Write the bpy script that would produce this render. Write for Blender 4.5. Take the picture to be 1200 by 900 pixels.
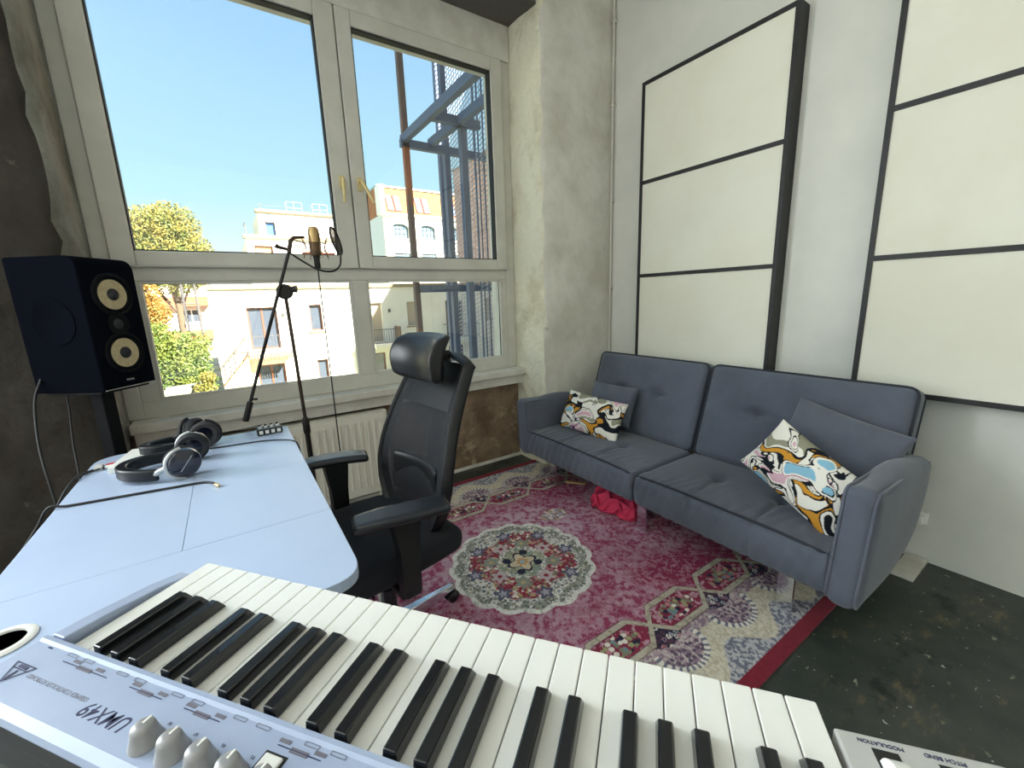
import bpy, bmesh, math, random
import numpy as np
from mathutils import Vector, Matrix

for o in list(bpy.data.objects):
    bpy.data.objects.remove(o, do_unlink=True)
scene = bpy.context.scene
C = scene.collection
PI = math.pi
R = math.radians

# ------------------------------------------------------------------ camera
F_PX = 488.486
yaw, pit, rol = R(33.7917), R(11.7224), R(-1.90698)
fw = Vector((math.sin(yaw)*math.cos(pit), math.cos(yaw)*math.cos(pit), -math.sin(pit)))
rt = Vector((math.cos(yaw), -math.sin(yaw), 0)); up = rt.cross(fw)
cr, sr = math.cos(rol), math.sin(rol)
rt2 = cr*rt + sr*up; up2 = -sr*rt + cr*up
cam = bpy.data.objects.new('camera', bpy.data.cameras.new('camera'))
C.objects.link(cam)
m = Matrix.Identity(4)
for i in range(3):
    m[i][0] = rt2[i]; m[i][1] = up2[i]; m[i][2] = -fw[i]
m[2][3] = 1.3
cam.matrix_world = m
cam.data.sensor_fit = 'HORIZONTAL'; cam.data.sensor_width = 36
cam.data.lens = F_PX/1200*36
cam.data.clip_start = 0.02; cam.data.clip_end = 400
scene.camera = cam

# ------------------------------------------------------------------ world, sun, exposure
def lin(c): return c/12.92 if c <= .04045 else ((c+.055)/1.055)**2.4
def S(r, g, b): return (lin(r/255), lin(g/255), lin(b/255), 1)
W = bpy.data.worlds.new('sky'); scene.world = W; W.use_nodes = True
nt = W.node_tree; nt.nodes.clear()
wo = nt.nodes.new('ShaderNodeOutputWorld'); bg = nt.nodes.new('ShaderNodeBackground')
tc = nt.nodes.new('ShaderNodeTexCoord'); sp = nt.nodes.new('ShaderNodeSeparateXYZ'); rp = nt.nodes.new('ShaderNodeValToRGB')
nt.links.new(tc.outputs['Generated'], sp.inputs[0]); nt.links.new(sp.outputs['Z'], rp.inputs[0])
nt.links.new(rp.outputs[0], bg.inputs[0]); nt.links.new(bg.outputs[0], wo.inputs[0])
e = rp.color_ramp.elements
e[0].position = 0.0; e[0].color = (1.0, 1.0, 1.0, 1)
e[1].position = 1.0; e[1].color = (.22, .46, .80, 1)
for p_, c_ in ((.07, (.90, 1.0, 1.0, 1)), (.2, (.55, .92, 1.0, 1)), (.45, (.39, .70, 1.0, 1))):
    k_ = e.new(p_); k_.color = c_
bg.inputs[1].default_value = .84

sd = Vector((-.5, .87, -.7)).normalized()
sun = bpy.data.objects.new('sun', bpy.data.lights.new('sun', 'SUN')); C.objects.link(sun)
sun.rotation_euler = sd.to_track_quat('-Z', 'Y').to_euler()
sun.data.energy = 30.0; sun.data.angle = R(.6); sun.data.color = (1, .95, .85)
# added area lights filling the room from two made-up windows out of view
def add_fill_light(name, loc, direction, sx, sy, power, col):
    l = bpy.data.lights.new(name, 'AREA'); l.shape = 'RECTANGLE'; l.size = sx; l.size_y = sy; l.energy = power; l.color = col
    o = bpy.data.objects.new(name, l); C.objects.link(o); o.location = loc
    o.rotation_euler = Vector(direction).to_track_quat('-Z', 'Z').to_euler()
add_fill_light('fill_light_2', (-2.15, 2.40, 1.95), (0, -1, 0), 1.5, 2.2, 155, (.90, .97, 1))
add_fill_light('fill_light_3', (-3.17, -.5, 1.95), (1, 0, 0), 3.6, 2.2, 24, (.92, .98, 1))
scene.view_settings.view_transform = 'Standard'
scene.view_settings.look = 'None'
scene.view_settings.gamma = 1
scene.view_settings.use_curve_mapping = False
scene.view_settings.exposure = 0.35

# ------------------------------------------------------------------ materials
MATS = {}
def mat(name, col, rough=.6, metal=0, col2=None, nscale=6, ndetail=5, lo=.4, hi=.62, bump=None, coat=0, spec=.5, sheen=0, stretch=None):
    if name in MATS: return MATS[name]
    M = bpy.data.materials.new(name); M.use_nodes = True; t = M.node_tree
    b = t.nodes['Principled BSDF']
    b.inputs['Base Color'].default_value = col; b.inputs['Roughness'].default_value = rough
    b.inputs['Metallic'].default_value = metal; b.inputs['Coat Weight'].default_value = coat
    b.inputs['Specular IOR Level'].default_value = spec
    b.inputs['Sheen Weight'].default_value = sheen
    co = None
    if col2 is not None or bump:
        co = t.nodes.new('ShaderNodeTexCoord').outputs['Object']
        if stretch:
            mp = t.nodes.new('ShaderNodeMapping'); mp.inputs['Scale'].default_value = stretch
            t.links.new(co, mp.inputs[0]); co = mp.outputs[0]
    if col2 is not None:
        n = t.nodes.new('ShaderNodeTexNoise'); n.inputs['Scale'].default_value = nscale; n.inputs['Detail'].default_value = ndetail
        n.inputs['Roughness'].default_value = .62
        t.links.new(co, n.inputs['Vector'])
        r_ = t.nodes.new('ShaderNodeValToRGB'); r_.color_ramp.elements[0].position = lo; r_.color_ramp.elements[1].position = hi
        r_.color_ramp.elements[0].color = col; r_.color_ramp.elements[1].color = col2
        t.links.new(n.outputs['Fac'], r_.inputs[0]); t.links.new(r_.outputs[0], b.inputs['Base Color'])
    if bump:
        n2 = t.nodes.new('ShaderNodeTexNoise'); n2.inputs['Scale'].default_value = bump[0]; n2.inputs['Detail'].default_value = 6
        t.links.new(co, n2.inputs['Vector'])
        bp = t.nodes.new('ShaderNodeBump'); bp.inputs['Strength'].default_value = bump[1]; bp.inputs['Distance'].default_value = bump[2] if len(bump) > 2 else .01
        t.links.new(n2.outputs['Fac'], bp.inputs['Height']); t.links.new(bp.outputs[0], b.inputs['Normal'])
    MATS[name] = M
    return M
def layer(M, scale, detail, lo, hi, col, stretch=None, rough=.6, dist=0):
    """paint another noise-shaped stain colour over a material"""
    t = M.node_tree; b = t.nodes['Principled BSDF']
    co = t.nodes.new('ShaderNodeTexCoord').outputs['Object']
    if stretch:
        mp = t.nodes.new('ShaderNodeMapping'); mp.inputs['Scale'].default_value = stretch[0:3]
        if len(stretch) > 3: mp.inputs['Rotation'].default_value = (0, 0, stretch[3])
        t.links.new(co, mp.inputs[0]); co = mp.outputs[0]
    n = t.nodes.new('ShaderNodeTexNoise'); n.inputs['Scale'].default_value = scale; n.inputs['Detail'].default_value = detail
    n.inputs['Roughness'].default_value = rough; n.inputs['Distortion'].default_value = dist
    t.links.new(co, n.inputs['Vector'])
    mr = t.nodes.new('ShaderNodeMapRange'); mr.inputs[1].default_value = lo; mr.inputs[2].default_value = hi
    t.links.new(n.outputs['Fac'], mr.inputs[0])
    mx = t.nodes.new('ShaderNodeMix'); mx.data_type = 'RGBA'
    src = b.inputs['Base Color']
    if src.is_linked: t.links.new(src.links[0].from_socket, mx.inputs[6])
    else: mx.inputs[6].default_value = src.default_value
    mx.inputs[7].default_value = col
    t.links.new(mr.outputs[0], mx.inputs[0]); t.links.new(mx.outputs[2], src)
    return M
def attr_mat(name, rough=.9, bump=None, sheen=0):
    M = bpy.data.materials.new(name); M.use_nodes = True; t = M.node_tree; b = t.nodes['Principled BSDF']
    a = t.nodes.new('ShaderNodeVertexColor'); a.layer_name = 'Col'
    t.links.new(a.outputs[0], b.inputs['Base Color']); b.inputs['Roughness'].default_value = rough
    b.inputs['Specular IOR Level'].default_value = .2; b.inputs['Sheen Weight'].default_value = sheen
    if bump:
        co = t.nodes.new('ShaderNodeTexCoord').outputs['Object']
        n2 = t.nodes.new('ShaderNodeTexNoise'); n2.inputs['Scale'].default_value = bump[0]
        t.links.new(co, n2.inputs['Vector'])
        bp = t.nodes.new('ShaderNodeBump'); bp.inputs['Strength'].default_value = bump[1]; bp.inputs['Distance'].default_value = .004
        t.links.new(n2.outputs['Fac'], bp.inputs['Height']); t.links.new(bp.outputs[0], b.inputs['Normal'])
    return M
def glass_mat(name, refl=.07, tint=(1, 1, 1, 1), rough=0):
    M = bpy.data.materials.new(name); M.use_nodes = True; t = M.node_tree; t.nodes.clear()
    o = t.nodes.new('ShaderNodeOutputMaterial'); mx = t.nodes.new('ShaderNodeMixShader')
    tr = t.nodes.new('ShaderNodeBsdfTransparent'); gl = t.nodes.new('ShaderNodeBsdfGlossy')
    tr.inputs[0].default_value = tint; gl.inputs['Roughness'].default_value = rough; mx.inputs[0].default_value = refl
    t.links.new(tr.outputs[0], mx.inputs[1]); t.links.new(gl.outputs[0], mx.inputs[2]); t.links.new(mx.outputs[0], o.inputs[0])
    MATS[name] = M
    return M
def mesh_mat(name, col, alpha):
    M = mat(name, col, .75); b = M.node_tree.nodes['Principled BSDF']
    t = M.node_tree
    co = t.nodes.new('ShaderNodeTexCoord').outputs['Object']
    v = t.nodes.new('ShaderNodeTexChecker'); v.inputs['Scale'].default_value = 420
    t.links.new(co, v.inputs['Vector'])
    mr = t.nodes.new('ShaderNodeMapRange'); mr.inputs[3].default_value = alpha-.08; mr.inputs[4].default_value = alpha+.08
    t.links.new(v.outputs['Fac'], mr.inputs[0]); t.links.new(mr.outputs[0], b.inputs['Alpha'])
    return M

floor_m = mat('worn_floor', S(40, 46, 43), .40, col2=S(66, 70, 64), nscale=2.2, ndetail=8, bump=(9, .25, .01))
layer(floor_m, 1.6, 6, .5, .68, S(38, 52, 42))
layer(floor_m, 3.2, 9, .57, .66, S(104, 92, 68), (1, 2.6, 1, .6), .74)
layer(floor_m, 5.5, 9, .57, .64, S(26, 32, 30), None, .7)
layer(floor_m, 11, 4, .655, .70, S(140, 142, 124), (1, 2.4, 1, .8), .6)
layer(floor_m, 40, 3, .685, .72, S(180, 186, 178))
wall_m = mat('painted_wall', S(226, 225, 216), .75, col2=S(214, 214, 206), nscale=1.3, bump=(30, .08, .003))
pier_m = mat('white_plaster', S(226, 224, 214), .85, col2=S(204, 200, 188), nscale=2.4, ndetail=8, bump=(14, .55, .02))
layer(pier_m, 5, 8, .66, .72, S(168, 158, 140), None, .7)
conc_m = mat('raw_concrete', S(66, 60, 53), .9, col2=S(46, 39, 33), nscale=2.1, ndetail=9, bump=(12, .7, .02))
layer(conc_m, 3.1, 9, .58, .7, S(50, 32, 23), None, .7)
layer(conc_m, 5, 9, .62, .7, S(96, 90, 80), None, .7)
parap_m = mat('bare_render', S(140, 120, 98), .95, col2=S(104, 84, 66), nscale=5, ndetail=10, bump=(18, .9, .02))
layer(parap_m, 7, 9, .56, .66, S(172, 156, 130), None, .7)
layer(parap_m, 4, 9, .58, .68, S(84, 54, 42), None, .7)
ceil_m = mat('concrete_ceiling', S(236, 234, 228), .95, col2=S(226, 223, 214), nscale=2, ndetail=8)
lint_m = mat('lintel_concrete', S(96, 92, 88), .95, col2=S(120, 92, 70), nscale=2.2, ndetail=8, lo=.5, hi=.7, bump=(9, .7, .02))
lit_jamb_m = mat('window_lit_jamb_plaster', S(232, 228, 206), .9, col2=S(200, 192, 164), nscale=3.5, ndetail=9, lo=.5, hi=.7, bump=(16, .9, .03))  # right jamb plaster paled and yellowed: window light put into its colour
pvc_m = mat('window_pvc', S(206, 204, 194), .38, col2=S(196, 194, 184), nscale=4)
board_m = mat('painted_board', S(214, 212, 202), .6, col2=S(198, 195, 184), nscale=7, ndetail=8)
black_m = mat('black_plastic', S(20, 21, 24), .45)
seal_m = mat('rubber_seal', S(22, 22, 24), .7)
brass_m = mat('brass', S(218, 200, 146), .4, .4)
hazed_steel_m = mat('hazed_steel', S(96, 110, 136), .6, .3)  # paled and blued: glare haze outside the window put into the colour
chrome_m = mat('chrome', S(215, 218, 222), .12, 1)
glass_m = glass_mat('window_glass', .05)
white_m = mat('white_paint', S(235, 235, 230), .5)

# ------------------------------------------------------------------ builders
class MB:
    def __init__(s): s.v = []; s.f = []
    def add(s, vs, fs):
        o = len(s.v); s.v += [tuple(v) for v in vs]; s.f += [tuple(i+o for i in f) for f in fs]; return s
    def box(s, x0, x1, y0, y1, z0, z1, M=None):
        vs = [Vector(p) for p in ((x0,y0,z0),(x1,y0,z0),(x1,y1,z0),(x0,y1,z0),(x0,y0,z1),(x1,y0,z1),(x1,y1,z1),(x0,y1,z1))]
        if M is not None: vs = [M @ v for v in vs]
        return s.add(vs, ((0,3,2,1),(4,5,6,7),(0,1,5,4),(1,2,6,5),(2,3,7,6),(3,0,4,7)))
    def bar(s, a, b, w, h=None, upv=(0,0,1)):
        """square bar from a to b"""
        a, b = Vector(a), Vector(b); h = h or w; d = (b-a); L = d.length; d.normalize()
        u = Vector(upv); x = d.cross(u)
        if x.length < 1e-4: x = d.cross(Vector((1,0,0)))
        x.normalize(); z = x.cross(d)
        M = Matrix((x, d, z)).transposed().to_4x4(); M.translation = a
        return s.box(-w/2, w/2, 0, L, -h/2, h/2, M)
    def tube(s, pts, r, n=10, caps=True):
        pts = [Vector(p) for p in pts]; k = len(pts)
        rs = r if isinstance(r, (list, tuple)) else [r]*k
        ref = None; rings = []
        for i, p in enumerate(pts):
            d = (pts[min(i+1, k-1)]-pts[max(i-1, 0)]).normalized()
            if ref is None:
                ref = d.cross(Vector((0, 0, 1)))
                if ref.length < 1e-3: ref = d.cross(Vector((1, 0, 0)))
            ref = (ref - d*ref.dot(d)).normalized(); b = d.cross(ref)
            rings.append([p + rs[i]*(math.cos(2*PI*j/n)*ref + math.sin(2*PI*j/n)*b) for j in range(n)])
        vs = [v for q in rings for v in q]
        fs = [(i*n+j, i*n+(j+1) % n, (i+1)*n+(j+1) % n, (i+1)*n+j) for i in range(k-1) for j in range(n)]
        if caps: fs += [tuple(range(n))[::-1], tuple((k-1)*n+j for j in range(n))]
        return s.add(vs, fs)
    def lathe(s, prof, n=24, M=None, caps=True):
        """prof: (r, z) list, axis z"""
        vs = []; fs = []; k = len(prof)
        for r_, z in prof:
            for j in range(n): vs.append(Vector((r_*math.cos(2*PI*j/n), r_*math.sin(2*PI*j/n), z)))
        for i in range(k-1):
            for j in range(n): fs.append((i*n+j, i*n+(j+1) % n, (i+1)*n+(j+1) % n, (i+1)*n+j))
        if caps and prof[0][0] > 1e-6: fs.append(tuple(range(n))[::-1])
        if caps and prof[-1][0] > 1e-6: fs.append(tuple((k-1)*n+j for j in range(n)))
        if M is not None: vs = [M @ v for v in vs]
        return s.add(vs, fs)
    def prism(s, poly, z0, z1, M=None):
        n = len(poly)
        vs = [Vector((x, y, z0)) for x, y in poly] + [Vector((x, y, z1)) for x, y in poly]
        if M is not None: vs = [M @ v for v in vs]
        return s.add(vs, [tuple(range(n))[::-1], tuple(range(n, 2*n))] + [(i, (i+1) % n, n+(i+1) % n, n+i) for i in range(n)])
    def build(s, name, mt, parent=None, smooth=None, bevel=0, seg=2, sub=0):
        me = bpy.data.meshes.new(name); me.from_pydata(s.v, [], s.f); me.validate()
        return link(name, me, mt, parent, smooth, bevel, seg, sub)
def link(name, me, mt, parent=None, smooth=None, bevel=0, seg=2, sub=0):
    bm = bmesh.new(); bm.from_mesh(me)
    bmesh.ops.remove_doubles(bm, verts=bm.verts, dist=1e-6)
    bmesh.ops.recalc_face_normals(bm, faces=bm.faces); bm.to_mesh(me); bm.free()
    if smooth is not None:
        me.polygons.foreach_set('use_smooth', [True]*len(me.polygons))
        me.set_sharp_from_angle(angle=R(smooth))
    ob = bpy.data.objects.new(name, me); C.objects.link(ob)
    if mt: me.materials.append(mt)
    if parent is not None: ob.parent = parent
    if bevel:
        bv = ob.modifiers.new('bevel', 'BEVEL'); bv.width = bevel; bv.segments = seg; bv.limit_method = 'ANGLE'; bv.angle_limit = R(35)
    if sub:
        sb = ob.modifiers.new('sub', 'SUBSURF'); sb.levels = sub; sb.render_levels = sub
    return ob
def thing(name, label, cat, loc=(0,0,0), rotz=0, group=None):
    o = bpy.data.objects.new(name, None); C.objects.link(o); o.empty_display_size = .1
    o.location = loc; o.rotation_euler = (0, 0, rotz); return tag(o, label, cat, group)
def tag(o, label, cat, group=None):
    o['label'] = label; o['category'] = cat
    if group: o['group'] = group
    return o
def struct(o, label=None):
    o['kind'] = 'structure'
    if label: o['label'] = label
    return o
def box(name, a, mt, parent=None, bevel=0, **k): return MB().box(*a).build(name, mt, parent, bevel=bevel, **k)
def copies(ob, locs, parent):
    out = []
    for l in locs:
        c = ob.copy(); C.objects.link(c); c.parent = parent; c.location = l; out.append(c)
    return out
def rounded_poly(pts, r, n=6):
    """pts: (x, y[, radius])"""
    out = []; k = len(pts)
    for i, p in enumerate(pts):
        rr = p[2] if len(p) > 2 else r
        b = Vector(p[:2]); a = Vector(pts[i-1][:2]); c = Vector(pts[(i+1) % k][:2])
        if rr <= 0: out.append(tuple(b)); continue
        d1 = (a-b).normalized(); d2 = (c-b).normalized()
        ang = d1.angle(d2); t = min(rr/math.tan(ang/2), (a-b).length*.49, (c-b).length*.49)
        p1 = b+d1*t; p2 = b+d2*t
        for j in range(n+1):
            w = j/n; out.append(tuple((1-w)**2*p1 + 2*w*(1-w)*b + w*w*p2))
    return out
def rbox_mesh(name, h, r, n, fn=None, colfn=None):
    """rounded box grid; h half sizes, n segments per axis, fn(P Nx3 in [-h,h], unit uvw) -> displaced"""
    idx = {}; V = []; Fs = []
    def vid(k):
        if k not in idx: idx[k] = len(V); V.append(k)
        return idx[k]
    nx, ny, nz = n
    for a in (0, nz):
        for i in range(nx):
            for j in range(ny): Fs.append([vid((i,j,a)), vid((i+1,j,a)), vid((i+1,j+1,a)), vid((i,j+1,a))])
    for a in (0, ny):
        for i in range(nx):
            for j in range(nz): Fs.append([vid((i,a,j)), vid((i+1,a,j)), vid((i+1,a,j+1)), vid((i,a,j+1))])
    for a in (0, nx):
        for i in range(ny):
            for j in range(nz): Fs.append([vid((a,i,j)), vid((a,i+1,j)), vid((a,i+1,j+1)), vid((a,i,j+1))])
    U = np.array(V, float)/np.array([nx, ny, nz])*2-1
    h = np.array(h, float); P = U*h
    inner = np.clip(P, -(h-r), h-r); d = P-inner
    L = np.linalg.norm(d, axis=1); nz_ = L > 1e-9
    m_ = np.abs(d).max(axis=1)
    P[nz_] = inner[nz_] + d[nz_]*(m_[nz_]/L[nz_])[:, None]
    if fn is not None: P = fn(P, U)
    me = bpy.data.meshes.new(name); me.from_pydata(P.tolist(), [], Fs)
    if colfn is not None:
        col = colfn(P, U); ca = me.color_attributes.new('Col', 'FLOAT_COLOR', 'POINT')
        ca.data.foreach_set('color', np.concatenate([col, np.ones((len(col), 1))], axis=1).astype(np.float32).ravel())
    bm = bmesh.new(); bm.from_mesh(me); bmesh.ops.recalc_face_normals(bm, faces=bm.faces); bm.to_mesh(me); bm.free()
    me.polygons.foreach_set('use_smooth', [True]*len(me.polygons))
    return me
def plain(name, me, mt, parent=None):
    ob = bpy.data.objects.new(name, me); C.objects.link(ob); me.materials.append(mt)
    if parent is not None: ob.parent = parent
    return ob
def text_mesh(txt, size, align='CENTER', shear=0, extrude=.0002, bold=.0):
    cu = bpy.data.curves.new('t', 'FONT'); cu.body = txt; cu.size = size; cu.align_x = align; cu.align_y = 'CENTER'; cu.extrude = extrude; cu.shear = shear; cu.offset = size*bold
    ob = bpy.data.objects.new('t', cu); C.objects.link(ob)
    dg = bpy.context.evaluated_depsgraph_get(); dg.update()
    me = bpy.data.meshes.new_from_object(ob.evaluated_get(dg))
    bpy.data.objects.remove(ob, do_unlink=True)
    return me
def wall_holes(mb, axis, at, a0, a1, z0, z1, holes, depth):
    """wall face in plane y=at (axis 'y') or x=at with rectangular holes and reveals going back by depth"""
    xs = sorted({a0, a1, *[h[0] for h in holes], *[h[1] for h in holes]}); zs = sorted({z0, z1, *[h[2] for h in holes], *[h[3] for h in holes]})
    def pt(a, d, z): return (a, at+d, z) if axis == 'y' else (at+d, a, z)
    for i in range(len(xs)-1):
        for j in range(len(zs)-1):
            cx, cz = (xs[i]+xs[i+1])/2, (zs[j]+zs[j+1])/2
            if any(h[0] < cx < h[1] and h[2] < cz < h[3] for h in holes): continue
            for d in (0, depth):
                mb.add([pt(xs[i], d, zs[j]), pt(xs[i+1], d, zs[j]), pt(xs[i+1], d, zs[j+1]), pt(xs[i], d, zs[j+1])], [(0, 1, 2, 3)])
    for (p, q, r_, s_) in holes + [(a0, a1, z0, z1)]:
        for A, B in (((p, r_), (q, r_)), ((q, r_), (q, s_)), ((q, s_), (p, s_)), ((p, s_), (p, r_))):
            mb.add([pt(A[0], 0, A[1]), pt(B[0], 0, B[1]), pt(B[0], depth, B[1]), pt(A[0], depth, A[1])], [(0, 1, 2, 3)])
    return mb

# ------------------------------------------------------------------ numpy pattern noise
def hsh(i, j, s):
    n = np.sin(i*127.1 + j*311.7 + s*74.7)*43758.5453
    return n-np.floor(n)
def vnoise(x, y, s=0):
    i = np.floor(x); j = np.floor(y); f = x-i; g = y-j
    f = f*f*(3-2*f); g = g*g*(3-2*g)
    a = hsh(i, j, s); b = hsh(i+1, j, s); c = hsh(i, j+1, s); d = hsh(i+1, j+1, s)
    return a*(1-f)*(1-g)+b*f*(1-g)+c*(1-f)*g+d*f*g
def fbm(x, y, s=0, o=4):
    t = 0; a = .5; n = 0
    for k in range(o): t = t+a*vnoise(x*2**k, y*2**k, s+k*7); n += a; a *= .55
    return t/n
def worley(x, y, s=0):
    bi = np.floor(x); bj = np.floor(y); best = np.full(x.shape, 9.); idh = np.zeros(x.shape); ang = np.zeros(x.shape)
    for di in (-1, 0, 1):
        for dj in (-1, 0, 1):
            i = bi+di; j = bj+dj
            px = i+.2+.6*hsh(i, j, s); py = j+.2+.6*hsh(i, j, s+3)
            d = np.hypot(x-px, y-py); m_ = d < best
            best = np.where(m_, d, best); idh = np.where(m_, hsh(i, j, s+9), idh); ang = np.where(m_, np.arctan2(y-py, x-px), ang)
    return best, idh, ang
def col3(r, g, b): return np.array([lin(r/255), lin(g/255), lin(b/255)])
def put(base, mask, c):
    mk = np.clip(mask, 0, 1)[..., None]
    return base*(1-mk)+np.asarray(c)*mk
def pal(idh, cols):
    c = np.array(cols); k = np.minimum((idh*len(cols)).astype(int), len(cols)-1); return c[k]

# ================================================================== ROOM
struct(box('floor', (-3.2, 2.75, -3.2, 3.1, -.2, 0), floor_m))
struct(box('ceiling', (-3.2, 2.75, -3.2, 3.1, 3.45, 3.6), ceil_m))
struct(box('wall_right', (2.6, 2.75, -3.2, 3.1, 0, 3.45), wall_m))
mb = MB(); wall_holes(mb, 'x', -3.2, -3.2, 3.1, 0, 3.45, [(-2.35, 1.35, .8, 3.1)], -.15); struct(mb.build('wall_left', wall_m))
w3 = bpy.data.objects.new('added_window_3', None); C.objects.link(w3); w3['kind'] = 'structure'  # made-up window added in the unseen left wall for fill light
mb = MB()
for y_ in (-2.35, -1.15, .07, 1.29): mb.box(-3.32, -3.24, y_, y_+.06, .8, 3.1)
for z_ in (.8, 1.5, 3.04): mb.box(-3.31, -3.25, -2.35, 1.35, z_, z_+.06)
mb.build('window_frame', white_m, w3)
for k in range(3): MB().box(-3.285, -3.281, -2.29+1.22*k, -1.15+1.22*k, .86, 3.04).build('pane', glass_m, w3)
struct(box('wall_back', (-3.2, 2.6, -3.2, -3.05, 0, 3.45), wall_m))
struct(box('wall_front', (-.5, 1.92, 2.75, 3.1, 0, .70), parap_m), 'bare brown rendered wall below the window')
struct(box('trim_1', (-.477, 1.895, 2.735, 3.0, 2.915, 3.135), board_m, bevel=.003), 'painted board above the window frame')
struct(box('wall_front_lintel', (-.5, 1.92, 2.45, 3.1, 3.135, 3.45), lint_m))
def pier(name, x_edge, x_far, mt, seed):
    """plastered pier with a worn, rounded, wavy corner at x_edge"""
    rnd = random.Random(seed); nz = 46; s = 1 if x_far > x_edge else -1
    mb = MB(); ringn = 0; V = []; Fs = []
    w1 = [rnd.uniform(-1, 1) for _ in range(nz+1)]; w2 = [rnd.uniform(-1, 1) for _ in range(nz+1)]
    for k in range(nz+1):
        z = 3.45*k/nz; a = .012*w1[k]; b = .012*w2[k]
        if z > 3.08: a += .03
        ring = [(x_edge, 3.1), (x_edge, 2.76), (x_edge+s*.004, 2.62+b*.4), (x_edge+s*(.006+a*.4), 2.52+b), (x_edge+s*(.012+a*.6), 2.45+b), (x_edge+s*(.026+a), 2.424+b*.6),
                (x_edge+s*.052, 2.412), (x_edge+s*.15, 2.41), (x_edge+s*.35, 2.41+.003*w2[k]), (x_far, 2.41), (x_far, 3.1)]
        ringn = len(ring); V += [(x, y, z) for x, y in ring]
    for k in range(nz):
        for j in range(ringn):
            Fs.append((k*ringn+j, k*ringn+(j+1) % ringn, (k+1)*ringn+(j+1) % ringn, (k+1)*ringn+j))
    mb.add(V, Fs)
    o = mb.build(name, mt, smooth=40); o.data.materials.append(lit_jamb_m if s > 0 else mat('grey_jamb_plaster', S(150, 150, 142), .9, col2=S(118, 114, 104), nscale=3.5, ndetail=9, bump=(16, .9, .03)))
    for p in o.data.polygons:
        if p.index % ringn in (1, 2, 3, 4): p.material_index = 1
    return o
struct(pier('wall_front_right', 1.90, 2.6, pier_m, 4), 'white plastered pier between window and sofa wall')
struct(pier('wall_front_left', -.477, -1.15, conc_m, 7), 'dark raw concrete pier left of the window')
mb = MB(); wall_holes(mb, 'y', 2.41, -3.2, -1.15, 0, 3.45, [(-2.95, -1.35, .75, 3.1)], .6)
struct(mb.build('wall_front_far_left', conc_m))
# building outside the room, above and below this storey
mb = MB()
mb.box(-14, 14, 2.75, 3.1, 3.6, 7.5); mb.box(-14, 14, 2.75, 3.1, -4.3, -.2); mb.box(2.75, 14, 2.75, 3.1, -.2, 3.6); mb.box(-14, -3.35, 2.75, 3.1, -.2, 3.6)
struct(mb.build('wall_outer', mat('outer_render', S(190, 180, 165), .9)))

# ---- window
win = bpy.data.objects.new('window_1', None); C.objects.link(win); win['kind'] = 'structure'; win['label'] = 'large white four pane window with two opening upper sashes'
def ring_frame(x0, x1, z0, z1, w, y0, y1, wb=None, wt=None, wl=None, wr=None):
    wb = wb or w; wt = wt or w; wl = wl or w; wr = wr or w
    mb = MB()
    mb.box(x0, x0+wl, y0, y1, z0, z1).box(x1-wr, x1, y0, y1, z0, z1).box(x0+wl, x1-wr, y0, y1, z0, z0+wb).box(x0+wl, x1-wr, y0, y1, z1-wt, z1)
    return mb
mb = ring_frame(-.477, 1.898, .755, 2.915, .063, 2.752, 2.85, wb=.085, wr=.08)
mb.box(-.414, 1.818, 2.752, 2.85, 1.436, 1.505)
mb.box(.675, .765, 2.752, 2.85, .84, 1.436).box(.70, .75, 2.756, 2.85, 1.505, 2.852)
mb.box(-.414, -.335, 2.753, 2.85, .84, 1.436).box(1.78, 1.818, 2.753, 2.85, .84, 1.436)
mb.build('window_frame', pvc_m, win, bevel=.004)
for nm, x0, x1 in (('sash', -.412, .722), ('sash', .728, 1.822)):
    z0, z1 = 1.507, 2.912
    gx0, gx1, gz0, gz1 = (-.322, .617, 1.58, 2.83) if x0 < 0 else (.812, 1.735, 1.58, 2.83)
    s_ = ring_frame(x0, x1, z0, z1, .07, 2.730, 2.80, wl=gx0-x0, wr=x1-gx1, wb=gz0-z0, wt=z1-gz1).build('sash', pvc_m, win, bevel=.006)
    ring_frame(gx0-.002, gx1+.002, gz0-.002, gz1+.002, .008, 2.742, 2.79).build('seal', seal_m, s_)
    box('pane', (gx0, gx1, 2.775, 2.779, gz0, gz1), glass_m, s_)
for x0, x1 in ((-.335, .675), (.765, 1.78)):
    ring_frame(x0-.002, x1+.002, .838, 1.438, .008, 2.764, 2.80).build('seal', seal_m, win)
    box('pane', (x0, x1, 2.785, 2.789, .84, 1.436), glass_m, win)
    # bead round the lower panes
    ring_frame(x0, x1, .84, 1.436, .014, 2.756, 2.775).build('glazing_bead', pvc_m, win, bevel=.003)
for hx, tilt in ((.672, .05), (.775, -.42)):
    h_ = box('handle_plate', (hx-.014, hx+.014, 2.722, 2.730, 1.955, 2.03), brass_m, win, bevel=.003)
    mb = MB(); mb.tube([(hx, 2.722, 2.005), (hx, 2.69, 2.005)], .009, 12)
    dx = -math.sin(tilt)*.13; dy = -.03 if tilt < 0 else 0
    mb.tube([(hx, 2.69, 2.008), (hx+dx*.3, 2.683+dy*.3, 2.005-.035), (hx+dx, 2.683+dy, 2.005-.128)], [.010, .011, .008], 12)
    mb.build('handle', brass_m, h_, smooth=50)
struct(box('trim_2', (-.462, 1.915, 2.632, 2.757, .704, .752), board_m, bevel=.006), 'white window sill board')
struct(box('trim_3', (-.455, 1.900, 2.665, 2.75, .634, .7035), board_m, bevel=.003), 'grey white apron board under the window sill')
struct(box('baseboard_front', (-.4, 1.9, 2.727, 2.75, 0, .022), board_m, bevel=.004))
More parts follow.
